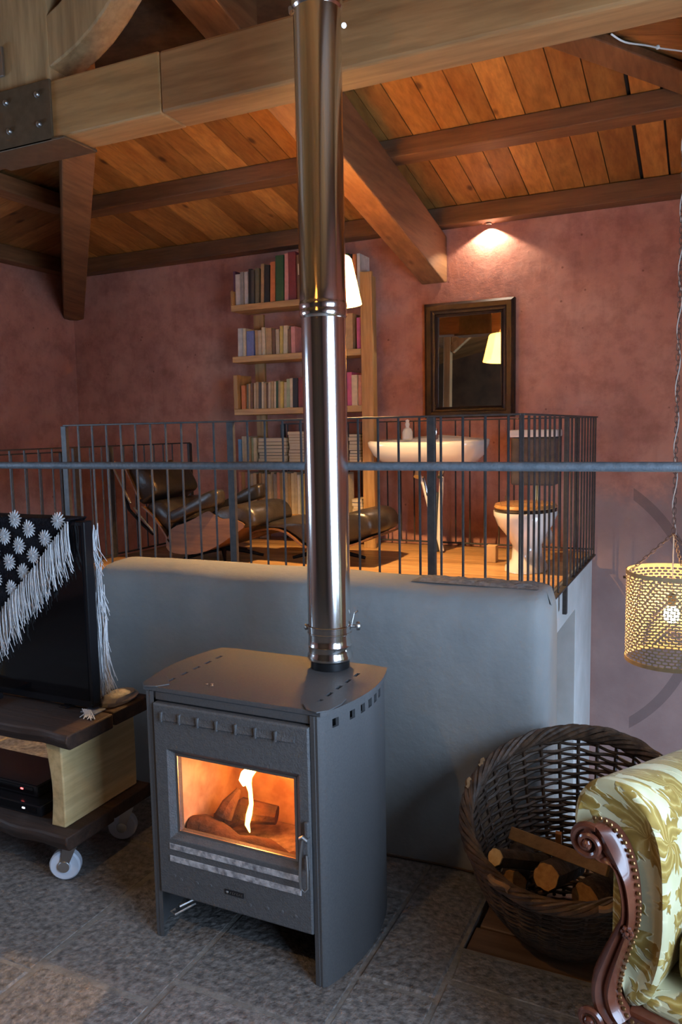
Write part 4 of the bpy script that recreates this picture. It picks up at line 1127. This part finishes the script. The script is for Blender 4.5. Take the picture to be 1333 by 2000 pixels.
MB().tube([HOOK + Vector((0, 0, -.01)), HOOK + Vector((.012, 0, .01)), HOOK + Vector((0, 0, .03)), HOOK + Vector((0, 0, .047))], .004, 6).build('ceiling_hook', CHAINM, lan)

# ------------------------------------------------------------------ pendant lamps with cone shade
def pendant(c, ztop, label, power, r0=.172, r1=.105, h=.27):
    c = Vector(c)
    p = thing('pendant_lamp', label, 'lamp', (c.x, c.y, c.z - h / 2))
    zb, zt = c.z - h / 2, c.z + h / 2
    MB().lathe([(r0, zb), (r0 * .985, zb + .01), (r1 + .012, zt - .02), (r1, zt - .006), (r1 - .02, zt), (.025, zt + .002)], 48, (c.x, c.y, 0), capb=False, capt=False).build('shade', SHADEM, p, smooth=1.0)
    MB().lathe([(.018, zt - .02), (.02, zt + .02), (.006, zt + .05)], 14, (c.x, c.y, 0)).build('shade_holder', CORD, p)
    MB().ball((c.x, c.y, c.z + .05), .028, 14).build('bulb', emis('warm_bulb', (1.0, .74, .38), 30), p)
    MB().tube([(c.x, c.y, zt + .04), (c.x, c.y, ztop)], .004, 6).build('cord', CORD, p)
    point('pendant_light', (c.x, c.y, c.z + .026), power, (1.0, .60, .26), .04, p)
    return p
pendant((-2.011, 4.153, 2.444), 3.06, 'cream cone lampshade glowing behind the flue above the loft', 215)
pendant((-1.30, .25, 2.62), 3.7, 'cream cone lampshade hanging in the middle of the room before the stove', 26)

# small spotlight tucked under the wall plate
spt = thing('wall_spot', 'small spotlight under the wall plate washing the wall above the mirror', 'lamp', (-1.571, 5.955, 3.092))
MB().lathe([(.018, 3.092), (.022, 3.094), (.022, 3.104)], 16, (-1.571, 5.955, 0), capb=False).build('housing', STEELD, spt)
l = bpy.data.lights.new('spot_light', 'SPOT'); l.energy = 16; l.color = (1.0, .78, .58); l.spot_size = radians(128); l.spot_blend = .25; l.shadow_soft_size = .008
o = bpy.data.objects.new('spot_light', l); COL.objects.link(o); o.parent = spt; o.location = (0, 0, -.001)

# ------------------------------------------------------------------ mirror
MN = Vector((-.0225, -1, .0225)).normalized()
mir = thing('wall_mirror', 'dark framed mirror on the pink wall reflecting the lit lampshade', 'mirror', (-1.722, 5.925, 1.668))
mx0, mx1, mz0, mz1 = -2.075, -1.372, 1.668, 2.548
def mrect(d, y): return [(mx0 + d, y, mz0 + d * .8), (mx1 - d, y, mz0 + d * .8), (mx1 - d, y, mz1 - d), (mx0 + d, y, mz1 - d)]
MB().rings([mrect(0, 5.985), mrect(0, 5.935), mrect(.02, 5.918), mrect(.055, 5.918), mrect(.066, 5.932), mrect(.082, 5.936), mrect(.09, 5.928), mrect(.104, 5.945), mrect(.104, 5.985), mrect(0, 5.985)], cap0=False, cap1=False).build('frame', DKWOOD, mir, smooth=.3)
gc = Vector(((mx0 + mx1) / 2, 5.953, (mz0 + mz1) / 2)); gx = Vector((0, 0, 1)).cross(MN).normalized(); gz = MN.cross(gx).normalized()
MB().obox(gc, gx * .262, gz * .356, MN * .002).build('mirror_glass', MIRR, mir, smooth=0)

# ------------------------------------------------------------------ washbasin
def srect(cx, cy, rx, ry, z, n=40, e=.45):
    return [(cx + rx * math.copysign(abs(cos(t)) ** e, cos(t)), cy + ry * math.copysign(abs(sin(t)) ** e, sin(t)), z) for t in [2 * pi * k / n for k in range(n)]]
sink = thing('washbasin', 'white ceramic washbasin with curved rim under the mirror', 'washbasin', (-1.92, 5.52, 1.30))
cx, cy = -1.90, 5.50
rg = [srect(cx, cy + .05, .20, .13, 1.30), srect(cx, cy + .03, .33, .19, 1.335), srect(cx, cy + .01, .395, .235, 1.40), srect(cx, cy, .424, .255, 1.455), srect(cx, cy, .428, .258, 1.485), srect(cx, cy, .416, .248, 1.496),
      srect(cx, cy - .035, .34, .17, 1.490), srect(cx, cy - .035, .29, .14, 1.44), srect(cx, cy - .03, .18, .09, 1.385), srect(cx, cy - .03, .03, .02, 1.375)]
def lift(r):   # raised, scalloped back edge
    return [(x, y, z + (.035 * max(0, (y - cy) / .27) ** 2 * (1 + .5 * cos((x - cx) * 9)) if z > 1.44 else 0) + .012 * ((x - cx) / .45) ** 2 * (1 if z > 1.44 else 0)) for x, y, z in r]
MB().rings([lift(r) for r in rg]).build('bowl', CERAM, sink, smooth=1.2)
MB().tube([(cx, cy + .16, 1.49), (cx, cy + .165, 1.56), (cx, cy + .15, 1.60), (cx, cy + .09, 1.605), (cx, cy + .05, 1.575)], [.022, .019, .016, .013, .012], 10).build('tap', CHROME, sink)
MB().tube([(cx, cy + .165, 1.60), (cx, cy + .175, 1.63), (cx - .02, cy + .12, 1.655)], [.012, .010, .008], 8).build('tap_lever', CHROME, sink)
PIPEW = plain('white_waste_pipe', (.66, .63, .58), .4)
MB().tube([(-1.985, 5.50, 1.30), (-1.985, 5.50, 1.27), (-1.94, 5.50, 1.18), (-1.89, 5.50, .98), (-1.88, 5.50, .69)], .014, 10).build('waste_hose', PIPEW, sink)
MB().tube([(-1.80, 5.50, 1.30), (-1.80, 5.50, 1.20), (-1.815, 5.50, .95), (-1.82, 5.49, .78), (-1.79, 5.47, .69)], .017, 10).build('waste_hose', PIPEW, sink)
MB().tube([(-1.98, 5.50, 1.275), (-1.98, 5.47, 1.235)], .026, 12).build('trap_nut', CHROME, sink)
MB().tube([(-1.80, 5.50, 1.275), (-1.80, 5.47, 1.235)], .024, 12).build('trap_nut', CHROME, sink)
MB().tube([(-1.855, 5.52, 1.12), (-1.855, 5.52, .685)], .030, 14).build('drain_stack', plain('dark_drain_pipe', (.05, .06, .065), .4), sink)
MB().tube([(-1.94, 5.50, 1.24), (-1.91, 5.49, 1.13), (-1.905, 5.5, 1.08)], .010, 8).build('trap_bend', CHROME, sink)
soap = thing('soap_dispenser', 'white ceramic soap bottle standing on the left of the washbasin', 'bottle', (-2.10, 5.60, 1.505))
MB().lathe([(.032, 1.505), (.040, 1.515), (.040, 1.565), (.030, 1.59), (.014, 1.60), (.014, 1.61)], 20, (-2.10, 5.60, 0)).build('bottle', CERAM, soap)
MB().lathe([(.016, 1.61), (.018, 1.625), (.012, 1.64), (.016, 1.65), (.006, 1.66)], 14, (-2.10, 5.60, 0)).build('pump', CERAM, soap)

# ------------------------------------------------------------------ toilet with high cistern
wc = thing('toilet', 'white ceramic toilet with wooden lid behind the side railing', 'toilet', (-1.075, 4.98, LZ))
def ell(cx, cy, rx, ry, z, n=32): return [(cx + rx * cos(2 * pi * k / n), cy + ry * sin(2 * pi * k / n), z) for k in range(n)]
tx, ty = -1.073, 4.97
MB().rings([ell(tx, ty + .04, .135, .20, LZ + .002), ell(tx, ty + .04, .132, .195, LZ + .03), ell(tx, ty + .06, .095, .16, LZ + .07), ell(tx, ty + .06, .09, .155, LZ + .16), ell(tx, ty + .03, .125, .19, LZ + .23), ell(tx, ty, .172, .235, LZ + .30), ell(tx, ty, .188, .25, LZ + .345), ell(tx, ty, .196, .258, LZ + .36), ell(tx, ty, .196, .258, LZ + .385)]).build('pan', CERAM, wc, smooth=1.0)
SEATW = wood('varnished_toilet_seat', (.36, .17, .05), (.56, .31, .11), 'X', .25, 12, None, 0, .05, .5)
MB().rings([ell(tx, ty, .188, .248, LZ + .388), ell(tx, ty, .192, .252, LZ + .394), ell(tx, ty, .188, .248, LZ + .404)]).build('seat_ring', DKWOOD, wc, smooth=.8)
MB().rings([ell(tx, ty, .190, .25, LZ + .405), ell(tx, ty, .194, .254, LZ + .412), ell(tx, ty, .186, .246, LZ + .428), ell(tx, ty, .15, .2, LZ + .432)]).build('lid', SEATW, wc, smooth=.8)
MB().tube([(tx + .02, ty + .22, LZ + .20), (tx + .02, 5.45, LZ + .20), (tx + .02, 5.60, LZ + .12)], .05, 14).build('outlet', CERAM, wc)
cis = thing('cistern', 'grey-fronted toilet cistern with white lid fixed to the rear railing', 'cistern', (-1.16, 5.68, 1.175))
MB().box(-1.315, -1.0, 5.58, 5.79, 1.175, 1.515).build('tank', SLATE, cis, smooth=0, bevel=.02, seg=3)
MB().box(-1.325, -.99, 5.57, 5.80, 1.516, 1.568).build('lid', CERAM, cis, smooth=0, bevel=.012, seg=3)
MB().tube([(-1.14, 5.68, 1.176), (-1.14, 5.66, 1.05), (-1.10, 5.4, .98), (-1.08, 5.22, .95)], .018, 10).build('flush_pipe', plain('brass_flush_pipe', (.45, .30, .14), .3, .9), cis)
pts = [(-1.335, 5.60, 1.50), (-1.34, 5.60, 1.42), (-1.335, 5.60, 1.30), (-1.345, 5.60, 1.10)]
MB().tube(pts, .003, 5).ball((-1.345, 5.60, 1.08), .014, 8, (1, 1, 1.8)).build('pull_chain', CHAINM, cis)
bx = MB().box(-1.385, -1.315, 5.17, 5.24, LZ, LZ + .115)
bx.build('toilet_paper_box', CARD, label='small brown cardboard box on the loft floor left of the toilet', cat='box', smooth=0, bevel=.003)

# ------------------------------------------------------------------ bookshelf and books
bsh = thing('bookshelf', 'pine bookshelf full of books against the pink wall on the loft', 'bookshelf', (-2.95, 5.62, LZ))
SHZ = [2.607, 2.198, 1.774, 1.345, .922]
def shx(px):
    T = [(440, -3.645), (450, -3.5963), (520, -3.2578), (590, -2.9341), (660, -2.6242), (730, -2.3272)]
    for (a, xa), (b, xb) in zip(T, T[1:]):
        if px <= b: return xa + (xb - xa) * (px - a) / (b - a)
    return -2.3272
for z in SHZ:
    MB().box(-3.575, -2.43, 5.50, 5.74, z - .048, z).build('shelf', SHELFW, bsh, smooth=0, bevel=.003)
for x0, x1, y0, y1, zt in ((-3.50, -3.405, 5.722, 5.748, 2.55), (-2.429, -2.335, 5.50, 5.53, 2.757), (-2.429, -2.40, 5.535, 5.74, 2.757)):
    MB().box(x0, x1, y0, y1, LZ, zt).build('upright', SHELFZ, bsh, smooth=0, bevel=.003)
MB().box(-3.575, -3.535, 5.50, 5.72, 1.775, 2.05).build('end_panel', SHELFZ, bsh, smooth=0, bevel=.003)
MB().box(-3.575, -3.55, 5.50, 5.72, 2.608, 2.72).build('end_panel', SHELFZ, bsh, smooth=0, bevel=.003)
COLS = {'white': (.62, .58, .52), 'black': (.018, .016, .016), 'dark grey': (.07, .065, .06), 'olive': (.15, .14, .09), 'tan': (.46, .30, .14), 'orange': (.62, .20, .06), 'red': (.42, .06, .035),
        'dark green': (.02, .07, .03), 'pink': (.62, .28, .25), 'maroon': (.16, .03, .035), 'cream': (.66, .55, .36), 'blue': (.16, .20, .42), 'yellow': (.62, .46, .12), 'brown': (.16, .085, .045),
        'magenta': (.60, .12, .25), 'beige': (.52, .42, .28), 'light blue': (.15, .32, .52), 'pale green': (.36, .42, .24), 'grey': (.34, .31, .28), 'salmon': (.66, .30, .20), 'purple': (.14, .05, .09)}
def bmat(c): return plain('book_cover_' + c.replace(' ', '_'), COLS[c], .55, col2=tuple(v * .82 for v in COLS[c]), scale=30)
PAGES = plain('book_pages', (.62, .52, .36), .8)
ORD = ['first', 'second', 'third', 'fourth', 'fifth', 'sixth', 'seventh', 'eighth', 'ninth', 'tenth', 'eleventh', 'twelfth', 'thirteenth', 'fourteenth', 'fifteenth', 'sixteenth', 'seventeenth', 'eighteenth', 'nineteenth',
       'twentieth', 'twenty-first', 'twenty-second', 'twenty-third', 'twenty-fourth', 'twenty-fifth', 'twenty-sixth', 'twenty-seventh', 'twenty-eighth', 'twenty-ninth', 'thirtieth', 'thirty-first', 'thirty-second', 'thirty-third', 'thirty-fourth', 'thirty-fifth', 'thirty-sixth', 'thirty-seventh', 'thirty-eighth', 'thirty-ninth', 'fortieth', 'forty-first', 'forty-second', 'forty-third', 'forty-fourth', 'forty-fifth', 'forty-sixth']
def book(x0, x1, z0, h, col, label, group, lean=0.0, depth=None):
    d = depth or random.uniform(.145, .19); yf = 5.515 + random.uniform(0, .02); w = x1 - x0 - .0015
    b = thing('book', label, 'book', ((x0 + x1) / 2, yf + d / 2, z0), group)
    t = min(.003, w * .16); L = lambda z: lean * z
    def bx_(xa, xb, ya, yb, za, zb):
        return [[(xa + L(za), ya, z0 + za), (xb + L(za), ya, z0 + za), (xb + L(za), yb, z0 + za), (xa + L(za), yb, z0 + za)], [(xa + L(zb), ya, z0 + zb), (xb + L(zb), ya, z0 + zb), (xb + L(zb), yb, z0 + zb), (xa + L(zb), yb, z0 + zb)]]
    cv = MB(); cv.rings(bx_(x0, x0 + t, yf, yf + d, 0, h)).rings(bx_(x0 + w - t, x0 + w, yf, yf + d, 0, h)).rings(bx_(x0 + t, x0 + w - t, yf, yf + t, 0, h))
    cv.build('cover', bmat(col), b, smooth=0)
    MB().rings(bx_(x0 + t, x0 + w - t, yf + t, yf + d - .003, .003, h - .004)).build('pages', PAGES, b, smooth=0)
    if w > .04 and random.random() < .35:
        MB().rings(bx_(x0 + w * .22, x0 + w * .78, yf - .0006, yf + .0006, h * .55, h * .8)).build('spine_label', bmat('cream' if sum(COLS[col]) < .9 else 'brown'), b, smooth=0)
def row(ri, shelf, base, items, sname):
    for k, (a, b_, top, col, *ln) in enumerate(items):
        book(shx(a), shx(b_), SHZ[ri] + .0005, (base - top) * .0039, col, '%s book, %s from the left on the %s shelf of the bookshelf' % (col, ORD[k], sname), 'books on the %s shelf' % sname, ln[0] if ln else 0.0)
row(0, 0, 587, [(457, 461, 517, 'purple'), (461, 471, 524, 'white', .02), (471.5, 478, 521, 'grey', .02), (478.3, 485, 521, 'white', .02), (486, 492, 516, 'black', .02), (493, 499, 519, 'dark grey', .03), (500, 507, 517, 'olive', .03), (509, 515.5, 509, 'tan', .04), (517, 527, 513, 'black', .03),
    (528, 538, 508, 'orange', .04), (540, 556, 497, 'dark green', .02), (557, 565, 496, 'pink', .03), (566, 580, 493, 'maroon', .0), (580.5, 592, 500, 'brown'), (593, 604, 505, 'black'), (605, 618, 502, 'beige'), (619, 630, 508, 'red'), (631, 640, 504, 'dark grey'), (641, 652, 510, 'cream'), (653, 662, 506, 'brown'), (663, 672, 508, 'tan'), (673, 682, 509, 'dark green'), (683, 690, 512, 'black'), (691, 697, 513, 'orange'), (698, 704, 512, 'white')], 'top')
row(1, 1, 692, [(462, 473, 634, 'white', .03), (474, 479, 635, 'cream', .02), (480, 494, 641, 'blue', .02), (496, 502, 640, 'tan'), (502.5, 509, 641, 'beige'), (510, 516, 636, 'cream'), (517, 528, 638, 'tan'), (529, 535, 641, 'brown'), (536, 543, 642, 'beige'), (544, 550, 636, 'yellow', .03), (551, 559, 636, 'cream', .04), (560, 566, 643, 'brown'), (567, 575, 639, 'pink'),
    (600, 611, 640, 'grey'), (612, 622, 634, 'brown'), (623, 634, 636, 'beige'), (635, 645, 630, 'tan'), (646, 658, 632, 'white'), (659, 672, 628, 'olive'), (673, 689, 624, 'tan'), (695, 703, 632, 'magenta', .0)], 'second')
it = [(467, 475, 748, 'orange')]; x = 475.5
seq = ['olive', 'tan', 'brown', 'beige', 'tan', 'dark grey', 'cream', 'tan', 'brown', 'beige', 'tan', 'cream', 'dark green', 'tan', 'yellow', 'beige']
for c in seq: w = random.uniform(3.6, 5.6); it.append((x, x + w, 744 + random.uniform(-3, 3), c, .03)); x += w + .3
it += [(x, x + 7, 739, 'pale green', .03), (x + 7.3, x + 13, 738, 'cream', .02)]; x += 13.5
it += [(x, x + 10, 738, 'black', .03), (x + 10.5, x + 22, 738, 'maroon', .0)]; x += 23
for c in ('brown', 'tan', 'dark grey', 'cream', 'beige', 'brown', 'red', 'tan'): it.append((x, x + 8, 740 + random.uniform(-4, 3), c)); x += 8.5
it += [(674.5, 684.5, 732, 'magenta'), (685, 696, 738, 'cream'), (696.5, 706, 738, 'salmon')]
row(2, 2, 797, it, 'third')
row(3, 3, 903, [(457, 463, 856, 'light blue'), (463.5, 469, 850, 'cream'), (469.5, 476, 850, 'beige'), (476.5, 482, 852, 'tan'), (482.5, 488, 853, 'pale green'), (488.5, 494, 853, 'cream')], 'fourth')
def stack(px0, px1, n, th, zbase, seq, where):
    z = zbase
    for k in range(n):
        t = th * random.uniform(.75, 1.25); a, b_ = shx(px0) + random.uniform(0, .012), shx(px1) - random.uniform(0, .012); yf = 5.515 + random.uniform(0, .015)
        bk_ = thing('magazine', '%s magazine, %s from the bottom of %s' % (seq[k % len(seq)], ORD[k], where), 'magazine', ((a + b_) / 2, 5.6, z), 'flat stacks on the bookshelf')
        MB().box(a, b_, yf, 5.72, z, z + t * .12).box(a, b_, yf, 5.72, z + t * .86, z + t * .98).box(a, a + .002, yf, 5.72, z + t * .12, z + t * .86).build('cover', bmat(seq[k % len(seq)]), bk_, smooth=0)
        MB().box(a + .003, b_ - .002, yf + .002, 5.717, z + t * .13, z + t * .85).build('pages', PAGES, bk_, smooth=0)
        z += t
stack(496, 553, 7, .027, SHZ[3] + .0005, ['cream', 'beige', 'dark grey', 'cream', 'olive', 'tan', 'grey'], 'the low stack on the fourth shelf')
stack(556, 598, 10, .025, SHZ[3] + .0005, ['cream', 'tan', 'beige', 'brown', 'cream'], 'the tall stack on the fourth shelf')
stack(676, 700, 9, .023, SHZ[3] + .0005, ['cream', 'brown', 'beige', 'black', 'tan'], 'the right stack on the fourth shelf')
stack(680, 702, 5, .03, SHZ[4] + .0005, ['white', 'cream', 'grey', 'white', 'beige'], 'the pale stack on the lowest shelf')
it = []; x = 456
seq = ['salmon', 'tan', 'pink', 'beige', 'white', 'cream', 'brown', 'tan', 'beige', 'tan', 'cream', 'beige', 'grey', 'salmon', 'tan', 'cream', 'beige', 'tan', 'cream', 'beige', 'white', 'pale green', 'tan', 'cream', 'beige', 'black', 'black', 'cream', 'maroon', 'tan', 'beige', 'brown', 'cream', 'tan', 'grey', 'beige', 'cream']
for c in seq: w = random.uniform(4.6, 6.6); it.append((x, x + w, 919 + random.uniform(-3, 3), c)); x += w + .25
row(4, 4, 1003, [q for q in it if q[1] < 676], 'lowest')

MB().box(-3.70, -3.60, 1.15, 1.25, 0, 3.6).build('timber_post', BEAMZ, label='pale timber post in the room, seen only in the mirror left of the lampshade', cat='post', smooth=0, bevel=.008)
MB().beam((-3.60, 1.2, 2.88), (-2.85, 1.2, 3.50), .08, .10).build('post_brace', BEAMZ, label='pale diagonal brace of the timber post, seen only in the mirror', cat='beam', smooth=0, bevel=.006)

# ------------------------------------------------------------------ lounge chair and ottoman
Y0, Y1 = 4.47, 5.05
lc = thing('lounge_chair', 'reclined lounge chair with black leather cushions and plywood shells on the loft', 'lounge chair', (-3.35, 4.80, LZ))
def P3(poly, y): return [(x, y, z) for x, z in poly]
def padded(poly, y0, y1, nm, mat, par, r=.035):
    pts = smooth_poly([(x, 0, z) for x, z in poly], 3); c = sum(pts, Vector()) / len(pts); rg = []
    for y, s in ((y0, .80), (y0 + r * .3, .92), (y0 + r, 1.0), ((y0 + y1) / 2, 1.03), (y1 - r, 1.0), (y1 - r * .3, .92), (y1, .80)):
        rg.append([Vector((c.x + (p.x - c.x) * s, y, c.z + (p.z - c.z) * s)) for p in pts])
    return MB().rings(rg).build(nm, mat, par, smooth=1.0)
def strip(line, th, y0, y1, nm, mat, par, curl=0.0):
    pts = smooth_poly([(x, 0, z) for x, z in line], 4, False); rg = []; n = 10
    for j in range(n + 1):
        t = j / n; y = y0 + (y1 - y0) * t; e = abs(2 * t - 1) ** 3 * curl; ring = []
        for sd in (0, 1):
            rng_ = range(len(pts)) if sd == 0 else range(len(pts) - 1, -1, -1)
            for i in rng_:
                a = pts[max(0, i - 1)]; b = pts[min(len(pts) - 1, i + 1)]; d = (b - a).normalized(); nn = Vector((-d.z, 0, d.x))
                if nn.z < 0 and abs(nn.z) > abs(nn.x) or (abs(nn.x) >= abs(nn.z) and nn.x < 0): nn = -nn
                ring.append(Vector((pts[i].x, y, pts[i].z)) + nn * (e + (th if sd else 0)))
        rg.append(ring)
    return MB().rings(rg).build(nm, mat, par, smooth=.8)
shell = [(-3.464, .917), (-3.364, .957), (-3.262, .997), (-3.182, 1.039), (-3.131, 1.051), (-3.081, 1.017), (-3.027, 1.001), (-2.965, 1.006), (-2.871, .981), (-2.864, .947), (-2.97, .879), (-3.077, .814), (-3.209, .760), (-3.33, .742), (-3.452, .745), (-3.517, .785)]
sp2 = smooth_poly([(x, 0, z) for x, z in shell], 2)
for y in (Y0, Y1 - .012): MB().rings([[Vector((p.x, y, p.z)) for p in sp2], [Vector((p.x, y + .012, p.z)) for p in sp2]]).build('seat_shell_side', PLY, lc, smooth=.5)
strip([(-3.53, .87), (-3.517, .785), (-3.43, .745), (-3.30, .742), (-3.209, .762), (-3.077, .814), (-2.97, .879), (-2.868, .955)], .012, Y0 + .012, Y1 - .012, 'seat_shell', PLY, lc)
padded([(-3.463, .943), (-3.195, 1.025), (-3.087, 1.068), (-2.94, 1.098), (-2.839, 1.087), (-2.788, 1.036), (-2.778, .977), (-2.823, .95), (-2.95, .93), (-3.1, .90), (-3.25, .86), (-3.42, .84)], Y0 + .02, Y1 - .02, 'seat_cushion', LEATH, lc)
for y0, y1 in ((Y0 - .05, Y0 + .07), (Y1 - .07, Y1 + .05)):
    padded([(-3.468, 1.027), (-3.323, 1.093), (-3.146, 1.179), (-3.061, 1.201), (-3.037, 1.166), (-3.048, 1.099), (-3.151, 1.072), (-3.282, 1.029), (-3.44, .962)], y0, y1, 'armrest', LEATH, lc, .02)
padded([(-3.717, 1.057), (-3.636, 1.111), (-3.554, 1.105), (-3.493, 1.052), (-3.439, .98), (-3.511, .886), (-3.598, .957)], Y0 + .03, Y1 - .03, 'lumbar_cushion', LEATH, lc)
padded([(-3.872, 1.33), (-3.80, 1.365), (-3.70, 1.34), (-3.64, 1.26), (-3.605, 1.17), (-3.672, 1.121), (-3.753, 1.078), (-3.81, 1.156)], Y0 + .03, Y1 - .03, 'head_cushion', LEATH, lc)
strip([(-3.912, 1.36), (-3.89, 1.325), (-3.838, 1.23), (-3.775, 1.105)], .012, Y0, Y1, 'head_shell', PLY, lc, .03)
strip([(-3.74, 1.04), (-3.664, .985), (-3.591, .905), (-3.515, .80)], .012, Y0, Y1, 'back_shell', PLY, lc, .03)
MB().tube([(-3.985, Y0 + .0, 1.385), (-3.909, Y0 + .0, 1.248), (-3.820, Y0 + .0, 1.09)], .009, 8).tube([(-3.985, Y1 - .15, 1.385), (-3.909, Y1 - .15, 1.248), (-3.820, Y1 - .15, 1.09)], .009, 8).build('back_edge', ALU, lc)
MB().tube([(-3.80, Y0 + .01, 1.06), (-3.72, Y0 + .01, .975), (-3.62, Y0 + .01, .875)], .008, 8).build('back_edge', ALU, lc)
MB().tube([(-3.914, Y0 + .05, 1.17), (-3.880, Y0 + .05, 1.04), (-3.762, Y0 + .05, .935), (-3.668, Y0 + .05, .865)], .012, 8).build('back_brace', PLAST, lc)
def star_base(par, x, y, ztop, R, n, mat):
    b = MB(); b.tube([(x, y, LZ + .05), (x, y, ztop)], .022, 12)
    for k in range(n):
        a = 2 * pi * k / n + .3; b.tube([(x, y, LZ + .065), (x + R * .5 * cos(a), y + R * .5 * sin(a), LZ + .045), (x + R * cos(a), y + R * sin(a), LZ + .012)], [.02, .016, .011], 8)
    b.build('star_base', mat, par)
star_base(lc, -3.25, 4.80, .75, .30, 5, PLAST)
ot = thing('ottoman', 'black leather ottoman with plywood shell in front of the lounge chair', 'ottoman', (-2.45, 4.90, LZ))
padded([(-2.893, .95), (-2.739, .97), (-2.498, .964), (-2.303, 1.012), (-2.151, 1.051), (-2.059, 1.043), (-2.009, .994), (-2.006, .927), (-2.062, .884), (-2.155, .852), (-2.346, .823), (-2.502, .815), (-2.6, .875), (-2.72, .925), (-2.886, .93)], 4.68, 5.18, 'cushion', LEATH, ot)
strip([(-2.95, .845), (-2.908, .884), (-2.782, .911), (-2.676, .898), (-2.6, .858), (-2.503, .796), (-2.308, .797), (-2.156, .825), (-2.018, .88)], .012, 4.67, 5.19, 'shell', PLY, ot)
star_base(ot, -2.45, 4.93, .79, .26, 4, PLAST)

# ------------------------------------------------------------------ groups of like things
for pre, g in (('firewood_log', 'firewood in the basket'), ('kindling', 'firewood in the basket'), ('loft_railing', 'railings of the loft'), ('stair_railing', 'railings of the loft'), ('purlin', 'roof timbers'), ('hip_rafter', 'roof timbers'),
               ('rafter', 'roof timbers'), ('wall_plate', 'roof timbers'), ('tie_beam', 'roof timbers'), ('king_post', 'roof timbers'), ('brace', 'roof timbers'), ('media_box', 'devices on the trolley'), ('pendant_lamp', 'cone pendant lamps')):
    for o in list(bpy.data.objects):
        if o.parent is None and o.name.startswith(pre) and 'label' in o.keys(): o['group'] = g
